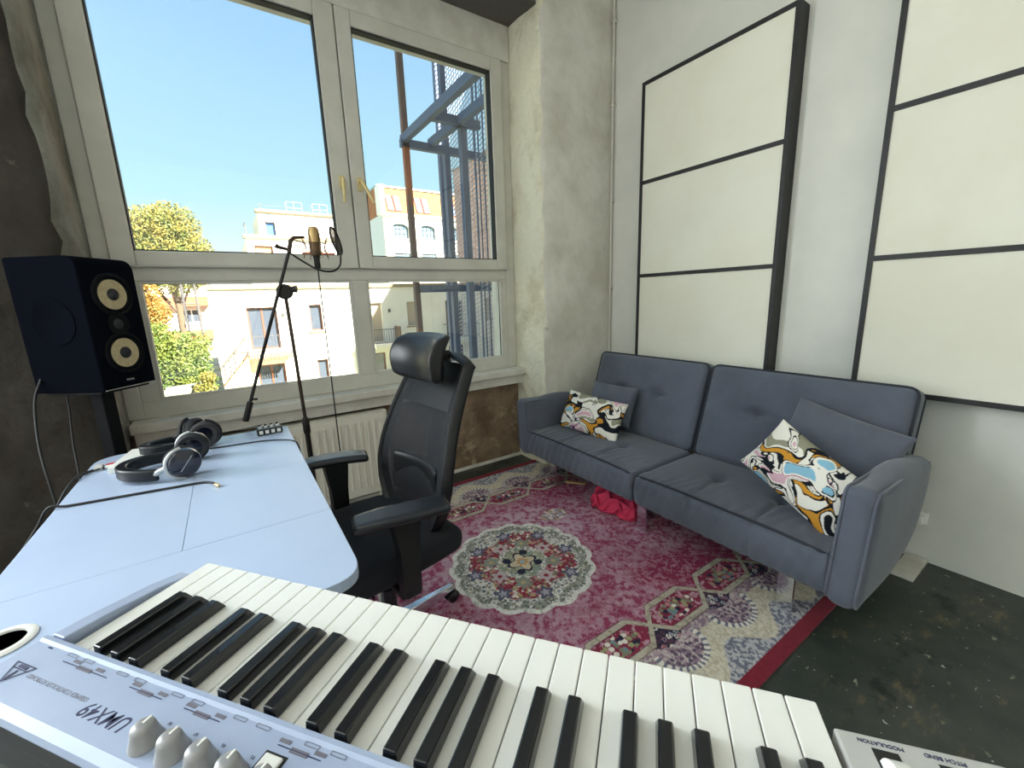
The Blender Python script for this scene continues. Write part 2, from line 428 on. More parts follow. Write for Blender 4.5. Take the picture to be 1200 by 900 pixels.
# unseen window added further along the wall for fill light, same make
w2 = bpy.data.objects.new('added_window_2', None); C.objects.link(w2); w2['kind'] = 'structure'
mb = ring_frame(-2.95, -1.35, .75, 3.1, .09, 2.76, 2.85); mb.box(-2.86, -1.44, 2.76, 2.85, 1.44, 1.51).box(-2.19, -2.11, 2.76, 2.85, .84, 3.01)
mb.build('window_frame', pvc_m, w2, bevel=.004)
box('pane', (-2.86, -2.19, 2.80, 2.804, .84, 3.01), glass_m, w2); box('pane', (-2.11, -1.44, 2.80, 2.804, .84, 3.01), glass_m, w2)

# ---- conduit pipe in the corner
t = thing('conduit_pipe', 'thin painted conduit pipe running up the corner beside the white pier', 'pipe', (2.575, 2.39, 0))
pipe_m = mat('conduit_paint', S(212, 208, 196), .55)
MB().tube([(0, 0, .02), (0, 0, 3.44)], .008, 10).build('pipe', pipe_m, t, smooth=50)
for z in (.75, 1.35, 2.0, 2.66, 3.2):
    MB().box(-.012, .025, -.012, .012, z-.008, z+.008).build('pipe_clip', pipe_m, t, bevel=.002)

# ---- wall panels
fab_m = mat('panel_fabric', S(232, 230, 216), .85, col2=S(226, 223, 206), nscale=1.5, bump=(300, .1, .001))
blackwood_m = mat('black_batten', S(24, 23, 24), .55, col2=S(34, 33, 34), nscale=14)
def wall_panel(label, y0, y1, grp):
    t = thing('wall_panel', label, 'wall panel', (2.6, y0, .80), 0, grp)
    w = y1-y0; d = .095; b = .022; Hh = 1.865
    mb = MB(); mb.box(-d, 0, 0, b, 0, Hh).box(-d, 0, w-b, w, 0, Hh).box(-d, 0, b, w-b, 0, b).box(-d, 0, b, w-b, Hh-b, Hh)
    mb.build('frame', blackwood_m, t, bevel=.001)
    for k in range(3):
        z0 = k*Hh/3; MB().box(-d+.006, -.004, b, w-b, z0+.012, z0+Hh/3-.012).build('fabric_panel', fab_m, t)
    for k in (1, 2): MB().box(-d-.001, -d+.02, b, w-b, k*Hh/3-.011, k*Hh/3+.011).build('batten', blackwood_m, t)
    return t
wall_panel('tall black framed cream wall panel beside the corner pipe, its side edge showing', 1.128, 2.068, 'cream wall panels with black frames')
wall_panel('tall black framed cream wall panel further from the window than its twin', -.22, .738, 'cream wall panels with black frames')

# ---- radiator
t = thing('radiator', 'white ribbed panel radiator under the window', 'radiator', (0, 0, 0))
rad_m = mat('radiator_enamel', S(228, 225, 212), .35)
MB().box(-.25, .775, 2.655, 2.675, .06, .604).build('panel', rad_m, t, bevel=.006)
MB().box(-.25, .775, 2.70, 2.715, .06, .604).build('rear_panel', rad_m, t, bevel=.004)
MB().box(-.25, .775, 2.655, 2.715, .605, .613).build('top_grille', rad_m, t, bevel=.002)
MB().box(.776, .781, 2.655, 2.715, .062, .61).build('end_cap', rad_m, t, bevel=.001)
rib = MB().prism(rounded_poly([(-.010, .012), (.010, .012), (.006, 0), (-.006, 0)], .003, 3), 0, .44).build('rib', rad_m, t, smooth=50)
rib.location = (.735, 2.644, .115)
copies(rib, [(.735-.0425*k, 2.644, .115) for k in range(1, 23)], t)
for x in (-.1, .65): MB().box(x, x+.04, 2.715, 2.748, .15, .5).build('bracket', rad_m, t)
mb = MB().tube([(.70, 2.69, .08), (.70, 2.69, 0)], .009, 10); mb.build('pipe', rad_m, t, smooth=50)

# ---- floor bits by the wall
t = thing('wall_socket', 'small white socket low on the wall behind the sofa arm', 'socket', (2.6, .43, .215))
MB().box(-.012, 0, -.03, .03, -.03, .03).build('plate', white_m, t, bevel=.004)
MB().box(-.05, -.012, -.022, .022, -.022, .022).build('plug', white_m, t, bevel=.008)
o = box('floor_board', (2.36, 2.59, .375, .455, 0, .018), board_m, bevel=.002); tag(o, 'pale short board lying on the floor behind the sofa arm', 'board')

# ================================================================== RUG
RX0, RX1, RY0, RY1 = -.33, 2.43, .515, 2.555
def rug_colors(x, y):
    u = x-1.05; v = y-1.53; av = np.abs(v)
    crim = col3(146, 20, 74); pink = col3(206, 160, 178); cream = col3(226, 218, 206); navy = col3(34, 34, 62); grey = col3(166, 166, 176)
    olive = col3(128, 128, 104); gold = col3(190, 164, 112); rose = col3(196, 120, 130); teal = col3(110, 140, 146); mauve = col3(150, 110, 132)
    sp1 = fbm(x*60, y*60, 1, 3); sp0 = fbm(x*110, y*110, 8, 2); sp2 = fbm(x*22, y*22, 5, 4); big = fbm(x*2.3+4, y*2.3, 11, 4); sp3 = fbm(x*48, y*48, 15, 3)
    base = np.ones(x.shape+(3,))*crim
    # scroll tracery of the field
    w, wid, wang = worley(x*28, y*28, 2)
    trac = (np.abs(w-.36-.1*np.sin(wang*3+wid*6)) < .075)
    base = put(base, trac*.42*(sp1 > .42), pink)
    base = put(base, (sp1 > .60)*.35, pink)
    # worn patches
    r = np.hypot(u, v); th = np.arctan2(v, u)
    wear = np.clip((big-.47)*5, 0, 1)*.58 + np.clip(1-np.abs(r-.42)/.16, 0, 1)*np.clip(.5+.8*np.sin(th*1.0-.1), 0, 1)*.5+np.clip(1-np.hypot(u-.28, v-.36)/.32, 0, 1)*.75
    base = put(base, np.clip(wear, 0, .9)*np.clip((.35*sp2+.65*sp3-.42)*8, 0, 1)*.9, col3(208, 186, 198))
    base = put(base, np.clip(wear*.3, 0, .25), col3(180, 100, 138))
    # small spray of flowers beyond the medallion
    fl = np.hypot((u-.42)/1.5, v-.26)
    w3, id3, a3 = worley(x*55, y*55, 21)
    base = put(base, (fl < .06)*(w3 < .5), pal(id3, [olive, gold, grey, cream]))
    # ---- medallion
    k = 8; edge = .335+.022*np.abs(np.cos(th*k/1.0))+.008*sp2
    rr = r/edge
    inm = rr < 1
    med = np.ones_like(base)*col3(222, 218, 210)
    w2_, id2, an2 = worley(u*58, v*58, 31)
    petal = w2_ < (.40+.12*np.cos(an2*5+id2*9))
    med = put(med, petal*(rr < .93), pal(id2, [col3(128, 128, 106), col3(136, 148, 148), col3(104, 108, 122), cream, col3(150, 152, 140), col3(72, 74, 96), col3(186, 178, 156), col3(120, 118, 100)]))
    med = put(med, (w2_ < .15)*(rr < .93), pal(hsh(id2*91, id2*17, 2), [gold, rose, cream, navy]))
    ring = (rr > .80)*(sp1 > .45); med = put(med, ring*.65*(rr < .95), col3(98, 104, 84))
    ring = (rr > .93); med = put(med, ring*1., col3(228, 224, 216)); med = put(med, ring*(sp1 > .62)*.6, col3(150, 150, 140))
    dia = (np.abs(u*math.cos(.6)-v*math.sin(.6))+np.abs(u*math.sin(.6)+v*math.cos(.6)))
    zone = (rr < .68+.08*np.cos(th*4+2.4)) & (rr > .36)
    w4, id4, an4 = worley(u*70+9, v*70, 41)
    red = col3(150, 20, 52)
    zc = pal(id4, [red, red, gold, rose, col3(120, 60, 80), cream, red, olive])
    med = put(med, zone*(w4 < .55), zc); med = put(med, zone*(w4 >= .55)*.8, red)
    for q in range(8):
        a = q*PI/4+.2; cx, cy = .155*math.cos(a), .155*math.sin(a); d_ = np.hypot(u-cx, v-cy); an = np.arctan2(v-cy, u-cx)
        c0 = col3(196, 176, 178) if q % 2 == 0 else col3(140, 146, 130)
        med = put(med, d_ < .036*(1+.25*np.cos(an*6)), c0); med = put(med, d_ < .012, red if q % 2 == 0 else gold)
    for q in range(8):
        a = q*PI/4+.6; cx, cy = .245*math.cos(a), .245*math.sin(a); d_ = np.hypot(u-cx, v-cy); an = np.arctan2(v-cy, u-cx)
        med = put(med, d_ < .034*(1+.3*np.cos(an*5)), col3(88, 88, 112)); med = put(med, d_ < .017*(1+.3*np.cos(an*5)), col3(170, 160, 178))
    cz = r < .11*(1+.12*np.cos(th*4+.4)); med = put(med, cz, col3(160, 164, 140)); med = put(med, cz*(w4 < .35), pal(id4, [cream, teal, olive, gold]))
    med = put(med, r < .062*(1+.3*np.cos(th*4+.4)), navy); med = put(med, r < .052*(1+.3*np.cos(th*4+.4)), col3(216, 196, 160))
    for q in range(4):
        a = q*PI/2+.9; med = put(med, np.hypot(u-.078*math.cos(a), v-.078*math.sin(a)) < .021, navy)
    med = put(med, r < .028*(1+.2*np.cos(th*8)), col3(206, 150, 90)); med = put(med, r < .013, col3(150, 180, 200))
    base = np.where(inm[..., None], med, base)
    # ---- end borders
    q = u-.17; per = .34; c_ = np.abs(((q/per) % 1)-.5)*per          # 0 at hexagon middle, per/2 at the node
    halfh = np.clip((.5*per-c_)*1.05, 0, .070)                        # hexagon half height
    d_ = av-.635
    out = d_ > 0
    # outside of the lattice: navy with flowers, mauve clouds, cream shells, grey net
    t_ = d_
    bord = np.ones_like(base)*navy
    w5, id5, an5 = worley(x*42, y*42, 51)
    bord = put(bord, (w5 < .42+.1*np.cos(an5*5)), pal(id5, [rose, mauve, grey, cream, col3(90, 50, 70)]))
    bord = put(bord, (w5 < .16), navy)
    # arches
    cx = ((q/(per)+.5) % 1-.5)*per
    ar = np.hypot(cx*1.0, (t_-.13)*1.25)
    cloud = (t_ > .085+.03*np.cos(q/per*2*PI)) 
    bord = put(bord, cloud*1., col3(176, 150, 158)); bord = put(bord, cloud*(sp2 > .47)*.8, col3(136, 106, 126)); bord = put(bord, cloud*(sp0 > .56)*.5, cream)
    shell = (ar > .105)&(t_ > .13); bord = put(bord, shell, col3(212, 204, 184)); bord = put(bord, shell*(sp0 > .53)*.55, col3(176, 160, 128))
    rim = (np.abs(ar-.112) < .012)&(t_ > .11); bord = put(bord, rim, col3(224, 218, 206)); bord = put(bord, rim*(np.sin(np.arctan2(t_-.13, cx)*26) > .2), col3(110, 110, 130))
    bord = put(bord, ((ar < .10)&(t_ > .12))*(w5 < .35), col3(96, 78, 100))
    net = t_ > .265+.05*np.cos(q/per*2*PI); bord = put(bord, net, col3(186, 184, 186)); bord = put(bord, net*(sp0 > .5), col3(112, 114, 132))
    base = np.where(out[..., None], bord, base)
    hexin = np.abs(d_) < halfh
    hx = np.ones_like(base)*col3(140, 24, 64)
    w6, id6, an6 = worley(x*45+3, y*45, 61)
    blob = (np.hypot(c_/.10, d_/.045) < 1)
    hx = put(hx, blob*(w6 < .5), pal(id6, [olive, col3(160, 160, 110), teal, cream, navy, rose])); hx = put(hx, (~blob)*(sp1 > .58)*.7, pink)
    base = np.where(hexin[..., None], hx, base)
    lat = np.abs(np.abs(d_)-halfh) < .0135
    base = np.where(lat[..., None], (np.ones_like(base)*col3(186, 176, 156)), base)
    base = put(base, (np.abs(np.abs(d_)-halfh) < .0165)*(np.abs(np.abs(d_)-halfh) > .0135)*.7, col3(70, 50, 50))
    base = put(base, lat*(sp1 > .58)*.6, col3(140, 128, 108))
    # end bands
    endb = (y < RY0+.052) | (y > RY1-.052)
    base = np.where(endb[..., None], np.ones_like(base)*col3(128, 8, 40), base)
    g3 = base.mean(-1, keepdims=True); base = base*.86+g3*.14*np.array([1.0, 1.0, 1.05])
    base = base*(.84+.32*fbm(x*120, y*120, 90, 2)[..., None])
    return np.clip(base, 0, 1)
st = .004
nx = int((RX1-RX0)/st); ny = int((RY1-RY0)/st)
gx = np.linspace(RX0, RX1, nx+1); gy = np.linspace(RY0, RY1, ny+1)
GX, GY = np.meshgrid(gx, gy, indexing='ij')
cols = rug_colors(GX, GY)
zt = .009+.0012*fbm(GX*6, GY*6, 3, 2)
top = np.stack([GX, GY, zt], -1).reshape(-1, 3)
ii, jj = np.meshgrid(np.arange(nx), np.arange(ny), indexing='ij'); a = (ii*(ny+1)+jj).ravel()
faces = np.stack([a, a+ny+1, a+ny+2, a+1], -1)
# skirt to the floor
ringi = np.concatenate([np.arange(nx)*(ny+1), nx*(ny+1)+np.arange(ny), np.arange(nx, 0, -1)*(ny+1)+ny, np.arange(ny, 0, -1)])
low = top[ringi].copy(); low[:, 2] = 0
n0 = len(top); k = len(ringi); idx = np.arange(k)
sk = np.stack([ringi, n0+idx, n0+(idx+1) % k, np.roll(ringi, -1)], -1)
me = bpy.data.meshes.new('rug'); me.from_pydata(np.concatenate([top, low]).tolist(), [], np.concatenate([faces, sk]).tolist())
cc = np.concatenate([cols.reshape(-1, 3), cols.reshape(-1, 3)[ringi]]); ca = me.color_attributes.new('Col', 'FLOAT_COLOR', 'POINT')
ca.data.foreach_set('color', np.concatenate([cc, np.ones((len(cc), 1))], 1).astype(np.float32).ravel())
rug = bpy.data.objects.new('rug', me); C.objects.link(rug); me.materials.append(attr_mat('rug_pile', .95, (260, .25), .1))
tag(rug, 'worn crimson rug with a scalloped round medallion and latticed end borders', 'rug')

# ================================================================== OUTSIDE
stucco_m = mat('white_stucco', S(236, 232, 222), .9, col2=S(228, 223, 212), nscale=.6)
stucco2_m = mat('cream_stucco', S(176, 156, 118), .9)
coping_m = mat('stone_coping', S(140, 122, 90), .8)
woodw_m = mat('brown_window_wood', S(112, 66, 42), .6)
slat_m = mat('balcony_slat_wood', S(104, 80, 56), .7)
dpane_m = mat('dark_window_pane', S(70, 78, 88), .08, spec=.8)
bpane_m = mat('blue_window_pane', S(70, 110, 170), .08, spec=.8)
blind_m = mat('roller_blind', S(176, 160, 142), .8)
rail_m = mat('railing_metal', S(86, 84, 82), .5, .3)
brick_m = mat('pale_brick', S(206, 172, 150), .9, col2=S(186, 146, 124), nscale=3, ndetail=8)
brickj_m = mat('brick_mortar', S(186, 172, 154), .95)
tile_m = mat('orange_roof_tile', S(160, 104, 54), .8, col2=S(140, 86, 44), nscale=2)
redw_m = mat('red_window_frame', S(124, 36, 24), .6)
ground_m = mat('courtyard_ground', S(176, 172, 150), .95, col2=S(120, 140, 84), nscale=.4, lo=.45, hi=.55)
GZ = -4.3
g = box('courtyard_ground', (-60, 80, 3.1, 140, GZ-.3, GZ), ground_m); g['kind'] = 'structure'

def ext_window(parent, x0, x1, z0, z1, y, frame, pane, w=.07, mull=1, transom=None, rec=.2):
    f = MB(); y0, y1 = y+rec, y+rec+.06
    f.box(x0, x0+w, y0, y1, z0, z1).box(x1-w, x1, y0, y1, z0, z1).box(x0+w, x1-w, y0, y1, z0, z0+w).box(x0+w, x1-w, y0, y1, z1-w, z1)
    for k in range(1, mull):
        xm = x0+(x1-x0)*k/mull; f.box(xm-w/2, xm+w/2, y0, y1, z0+w, z1-w)
    if transom: f.box(x0+w, x1-w, y0, y1, z0+(z1-z0)*transom-w/2, z0+(z1-z0)*transom+w/2)
    fo = f.build('window', frame, parent)
    for k in range(mull):
        xa = x0+w/2+(x1-x0-w)*k/mull; xb = x0+w/2+(x1-x0-w)*(k+1)/mull
        MB().box(xa, xb, y1-.03, y1-.02, z0+w/2, z1-w/2).build('pane', pane, fo)
    return fo
def balcony(parent, x0, x1, y, z, dep, h=.9, slats=True, sides=True):
    """slab projecting towards -y from wall at y, top of slab at z"""
    s_ = MB().box(x0, x1, y-dep, y, z-.22, z).build('balcony_slab', stucco_m, parent)
    if slats:
        sl = MB().box(0, .07, -.03, 0, -.45, -.02).build('balcony_slat', slat_m, parent); sl.location = (x0, y-dep, z)
        n = int((x1-x0)/.12); copies(sl, [(x0+.12*k, y-dep, z) for k in range(1, n)], parent)
    rl = MB().box(x0, x1, y-dep, y-dep+.04, z+h-.04, z+h).box(x0, x1, y-dep, y-dep+.04, z+.06, z+.10)
    if sides:
        for xx in (x0, x1-.04): rl.box(xx, xx+.04, y-dep, y, z+h-.04, z+h)
    r_ = rl.build('railing', rail_m, parent)
    n = int((x1-x0)/.14)
    bar = MB().box(0, .022, 0, .022, .1, h-.04).build('baluster', rail_m, parent); bar.location = (x0, y-dep, z)
    copies(bar, [(x0+(x1-x0-.03)*k/n, y-dep, z) for k in range(1, n+1)], parent)
    return s_

# ---- white apartment block opposite
A = thing('apartment_block', 'white stucco apartment block with brown windows and slatted balconies across the courtyard', 'building', (0, 0, GZ))
A.location = (0, 0, 0)
YF = 26.0
doors = [(.9, 2.3, -1.0, 1.22), (7.2, 7.97, -1.1, 1.25), (12.25, 13.57, -1.1, 1.25)]
wins = [(3.9, 4.55, -.18, 1.27), (9.57, 10.2, -.26, 1.25), (15.35, 15.9, -.1, 1.28)]
low = [(1.02, 2.34, -4.1, -1.84), (3.98, 4.57, -3.3, -1.85), (7.2, 7.97, -4.1, -1.8), (12.3, 13.5, -4.1, -1.8), (9.6, 10.2, -3.3, -1.85)]
mb = MB(); wall_holes(mb, 'y', YF, -.6, 16.2, GZ, 2.25, doors+wins+low, .32); mb.build('front_wall', stucco_m, A)
MB().box(-.6, -.3, YF+.32, 38, GZ, 2.25).box(-.3, 8.3, YF+1.0, 38, GZ, 2.0).box(8.3, 16.2, YF+1.0, 28.3, GZ, 2.0).build('wall', stucco_m, A)
MB().box(-.75, 16.2, YF-.12, YF+.45, 2.16, 2.38).build('coping', coping_m, A)
for k, (x0, x1, z0, z1) in enumerate(doors+low):
    bl = k == 1
    ext_window(A, x0, x1, z0, z1, YF, blind_m if bl else woodw_m, blind_m if bl else dpane_m, .09, 1 if (x1-x0) < .9 else 2)
for k, (x0, x1, z0, z1) in enumerate(wins):
    ext_window(A, x0, x1, z0, z1, YF, woodw_m if k == 0 else blind_m, dpane_m if k == 0 else blind_m, .08)
    MB().box(x0-.1, x1+.1, YF-.1, YF+.05, z0-.1, z0-.02).build('window_sill', coping_m, A)
balcony(A, .67, 2.75, YF, -1.1, 1.1)
balcony(A, 7.1, 8.7, YF, -1.2, 1.0, slats=False)
MB().box(8.66, 8.72, YF-1.0, YF, -1.1, -.2).build('balcony_screen', slat_m, A)
balcony(A, 12.0, 14.2, YF, -1.2, 1.0, slats=False)
MB().box(11.9, 12.9, YF-1.05, YF-1.0, -1.15, -.15).build('balcony_screen', slat_m, A)
for x, z in ((2.55, .8), (8.35, .75), (8.4, -2.3), (14.2, .7)):
    MB().box(x, x+.12, YF-.12, YF, z-.1, z+.1).build('wall_lamp', rail_m, A)
# outside stair with its railing
MB().add([(-.55, YF-1.1, GZ), (.67, YF-1.1, GZ), (.67, YF-1.1, -1.2), (-.55, YF-1.1, -2.6), (-.55, YF, GZ), (.67, YF, GZ), (.67, YF, -1.2), (-.55, YF, -2.6)],
         [(0,1,2,3), (4,7,6,5), (0,4,5,1), (1,5,6,2), (2,6,7,3), (3,7,4,0)]).build('stair_wall', stucco2_m, A)
MB().bar((-.55, YF-1.08, -1.6), (.67, YF-1.08, -.25), .05).bar((-.55, YF-1.08, -2.5), (.67, YF-1.08, -1.1), .04).build('railing', slat_m, A)
for k in range(6):
    x = -.55+1.22*k/5; z = -2.55+1.4*k/5
    MB().box(x-.02, x+.02, YF-1.1, YF-1.06, z, z+.93).build('baluster', slat_m, A)
# set-back storeys
mb = MB(); wall_holes(mb, 'y', 30.5, 1.65, 8.2, 2.0, 5.35, [(2.0, 3.0, 2.9, 4.9), (4.6, 6.6, 3.0, 4.6)], .3); mb.build('front_wall', stucco_m, A)
MB().box(1.65, 1.9, 30.8, 37, 2.0, 5.35).box(1.9, 8.2, 31.3, 37, 2, 5.2).build('wall', stucco_m, A); MB().box(1.5, 8.3, 30.35, 30.9, 5.3, 5.5).build('coping', coping_m, A)
ext_window(A, 2.0, 3.0, 2.9, 4.9, 30.5, woodw_m, stucco2_m, .08, 1); ext_window(A, 4.6, 6.6, 3.0, 4.6, 30.5, redw_m, stucco2_m, .08, 2)
mb = MB(); wall_holes(mb, 'y', 32, 2.55, 8.0, 5.3, 7.15, [(2.9, 3.45, 5.4, 6.55)], .3); mb.build('front_wall', stucco_m, A)
MB().box(2.55, 2.8, 32.3, 37, 5.3, 7.15).box(2.8, 8.0, 32.8, 37, 5.3, 7.0).build('wall', stucco_m, A); MB().box(2.42, 8.1, 31.85, 32.4, 7.1, 7.27).build('coping', coping_m, A)
ext_window(A, 2.9, 3.45, 5.4, 6.55, 32, rail_m, bpane_m, .06)
for x0 in (4.3, 5.9):
    mb = MB()
    for x in (x0, x0+.45, x0+.95): mb.box(x, x+.03, 32.6, 32.63, 7.27, 8.0)
    mb.box(x0, x0+.98, 32.6, 32.63, 7.97, 8.0).box(x0, x0+.98, 32.6, 32.63, 7.6, 7.63).box(x0, x0+.03, 32.6, 33.6, 7.97, 8.0)
    mb.build('roof_railing', mat('roof_rail_metal', S(130, 150, 175), .5), A)
MB().box(2.6, 4.3, 32.4, 32.42, 7.6, 7.62).box(2.75, 2.79, 32.4, 32.44, 7.2, 7.75).build('roof_railing', rail_m, A)
MB().box(1.68, 1.72, 30.6, 30.64, 5.4, 6.2).box(1.68, 1.72, 30.6, 32, 6.16, 6.2).build('roof_railing', rail_m, A)

# ---- scaffold at the end of the block
t = thing('scaffold', 'slender grey scaffold tubes against the end of the white block', 'scaffold', (-1.0, 25, GZ))
for x, y in ((-.05, 0), (-.55, 0), (-.05, .8), (-.55, .8)): MB().tube([(x, y, 0), (x, y, 6.7)], .035, 6).build('standard', rail_m, t)
for z in (1.4, 2.9, 4.4, 5.8): MB().tube([(-.65, 0, z), (.05, 0, z)], .03, 6).tube([(-.65, .8, z), (.05, .8, z)], .03, 6).build('ledger', rail_m, t)

# ---- old building with the orange mansard
B = thing('mansard_building', 'old white building with arched windows and an orange tiled mansard roof', 'building', (0, 0, 0))
YB = 60.0; bx0, bx1 = 19.8, 40.0
arches = [(20.9+4.1*k, 23.3+4.1*k, 10.0, 12.0) for k in range(4)]; lw = [(20.9+4.1*k, 23.3+4.1*k, 5.2, 8.0) for k in range(4)]
mb = MB(); wall_holes(mb, 'y', YB, bx0, bx1, GZ, 13.2, arches+lw, .5); mb.build('front_wall', stucco_m, B)
MB().box(bx0, bx0+.4, YB+.5, 72, GZ, 13.2).box(bx0+.4, bx1, YB+1.2, 72, GZ, 13).build('wall', mat('bluish_render', S(205, 212, 216), .9), B)
MB().box(bx0-.3, bx1, YB-.35, YB+.5, 12.95, 13.25).build('cornice', white_m, B)
MB().add([(bx0, YB, 13.25), (bx1, YB, 13.25), (bx1, YB+1.8, 17.0), (bx0, YB+1.8, 17.0), (bx0, 72, 13.25), (bx1, 72, 13.25), (bx1, 70.2, 17.0), (bx0, 70.2, 17.0)],
         [(0,1,2,3), (4,7,6,5), (0,3,7,4), (1,5,6,2), (3,2,6,7)]).build('mansard_roof', tile_m, B)
MB().box(bx0-.1, bx1, YB+1.6, 70.4, 17.0, 17.25).build('roof_edge', mat('zinc', S(150, 180, 190), .5, .3), B)
MB().box(bx0-.25, bx0+.35, YB-.1, YB+2.0, 13.2, 16.9).build('gable_wall', white_m, B)
for (x0, x1, z0, z1) in arches:
    n = 8
    f = MB()
    for k in range(5): f.box(x0+(x1-x0)*k/4-.03, x0+(x1-x0)*k/4+.03, YB+.3, YB+.36, z0, z1)
    for k in range(4): f.box(x0, x1, YB+.3, YB+.36, z0+(z1-z0)*k/3-.03, z0+(z1-z0)*k/3+.03)
    w_ = f.build('window', mat('blue_grey_frame', S(48, 72, 92), .6), B); MB().box(x0, x1, YB+.38, YB+.42, z0, z1).build('pane', mat('pale_pane', S(116, 140, 154), .2), w_)
    # curved head filling the corners of the opening
    cx, hw = (x0+x1)/2, (x1-x0)/2
    for s_ in (-1, 1):
        poly = [(cx+s_*hw, z1)] + [(cx+s_*hw*math.sin(a_), z1-.55*(1-math.cos(a_))) for a_ in [PI/2*k/n for k in range(n, -1, -1)]]
        Mx = Matrix(((1,0,0,0), (0,0,1,YB-.02), (0,1,0,0), (0,0,0,1)))
        MB().prism(poly, 0, .3, Mx).build('arch_spandrel', stucco_m, B)
    MB().box(x0-.15, x1+.15, YB-.15, YB+.05, z0-.25, z0-.05).build('window_sill', white_m, B)
for (x0, x1, z0, z1) in lw: ext_window(B, x0, x1, z0, z1, YB, mat('blue_grey_frame', S(48, 72, 92), .6), mat('pale_pane', S(116, 140, 154), .2), .08, 4, .5)
for k in range(4):
    for j in (0, 1):
        x0 = 20.6+4.25*k+1.1*j; x1 = x0+.95
        sl = 1.8/3.75
        Mx = Matrix.Translation((0, YB, 13.25)) @ Matrix.Rotation(-math.atan(sl), 4, 'X')
        f = MB().box(x0, x0+.1, -.12, .02, .45, 2.9, Mx).box(x1-.1, x1, -.12, .02, .45, 2.9, Mx).box(x0, x1, -.12, .02, .4, .5, Mx).box(x0, x1, -.12, .02, 2.85, 2.95, Mx)
        w_ = f.build('roof_window', redw_m, B); MB().box(x0+.1, x1-.1, -.08, -.03, .5, 2.85, Mx).build('pane', mat('sky_pane', S(104, 134, 170), .15), w_)

# ---- brick firewall building and brick wing
def brick_side(name, label, x, y0, y1, z1, xe, rows):
    t = thing(name, label, 'building', (x, y0, GZ)); t.location = (0, 0, 0)
    MB().box(x, xe, y0, y1, GZ, z1).build('wall', brick_m, t)
    MB().box(x-.08, xe, y0-.1, y1+.1, z1, z1+.15).build('coping', coping_m, t)
    return t
brick_side('brick_building', 'tall pinkish brick firewall rising behind the white block', 18.5, 28.5, 36, 12.4, 27, 0)
Cw = brick_side('brick_wing', 'brick side wing standing at the right end of the white block', 16.25, 8, 25.8, 12.6, 24, 0)
# quoin bricks along the visible corner of the wing
q_ = MB().box(-.09, 0, -.22, 0, 0, .30).build('brick', brick_m, Cw); q_.location = (16.25, 25.8, GZ)
copies(q_, [(16.25, 25.8-(.0 if k % 2 else .18), GZ+.36*k) for k in range(1, 46)], Cw)

# ---- block of flats far behind the trees
t = thing('far_flats', 'far block of flats with red balcony bands behind the trees', 'building', (0, 0, 0))
mb = MB(); hs = [(-3.4-2.6*k, -1.9-2.6*k, z, z+1.3) for k in range(4) for z in (-3.2, -.1, 3.0)]
wall_holes(mb, 'y', 50, -13, -1.2, GZ, 5.2, hs, .3); mb.box(-13, -1.2, 51.5, 58, GZ, 5.2); mb.build('wall', mat('grey_render', S(214, 210, 205), .9), t)
for hh in hs: ext_window(t, *hh, 50, white_m, dpane_m, .1, 2)
for z in (-1.6, 1.5, 4.6): MB().box(-13, -1.2, 49.2, 50, z, z+.85).build('balcony_band', mat('red_balcony', S(200, 96, 62), .8), t)

# ---- steel stair frame with mesh near our wall
t = thing('steel_frame_tower', 'blue grey steel frame with mesh sheets standing outside the window', 'steel frame', (2.6, 6.5, GZ)); t.location = (0, 0, 0)
P = MB
P().bar((2.58, 6.5, GZ), (2.58, 6.5, 6.2), .085).build('post', mat('rusty_steel', S(112, 92, 84), .7, .2, col2=S(168, 96, 50), nscale=1.2, lo=.5, hi=.6), t)
for x, y, z1 in ((3.24, 6.5, 6.2), (3.06, 5.6, 3.66), (3.68, 7.6, 6.2)):
    P().bar((x, y, GZ), (x, y, z1), .09).build('post', hazed_steel_m, t)
for a_, b_ in (((2.56, 6.55, 3.66), (2.56, 3.6, 3.66)), ((2.5, 6.5, 3.60), (4.2, 6.5, 3.60)), ((2.56, 5.55, 3.66), (3.30, 5.55, 3.66)), ((2.98, 6.5, 3.66), (2.98, 3.6, 3.66)),
               ((2.58, 6.5, 1.48), (4.4, 6.5, 1.48)), ((3.06, 5.6, .25), (4.3, 5.6, .25))):
    P().bar(a_, b_, .085, .11).build('beam', hazed_steel_m, t)
mb = MB()
for k in range(150):
    z = GZ+k*.075
    mb.bar((3.74, 7.65, z), (3.74, 5.5, z+.55), .012)
for k in range(26): mb.bar((3.75, 5.5+k*.085, GZ), (3.75, 5.5+k*.085, 6.5), .008)
o = mb.build('mesh_sheet', mat('hazed_mesh_wire', S(170, 180, 200), .6), t); o['kind'] = 'stuff'  # wire colour paled for the same haze
for y in (5.95, 6.05, 6.2, 6.32): P().bar((3.66, y, GZ), (3.66, y, 6.4), .02).build('cable', hazed_steel_m, t)

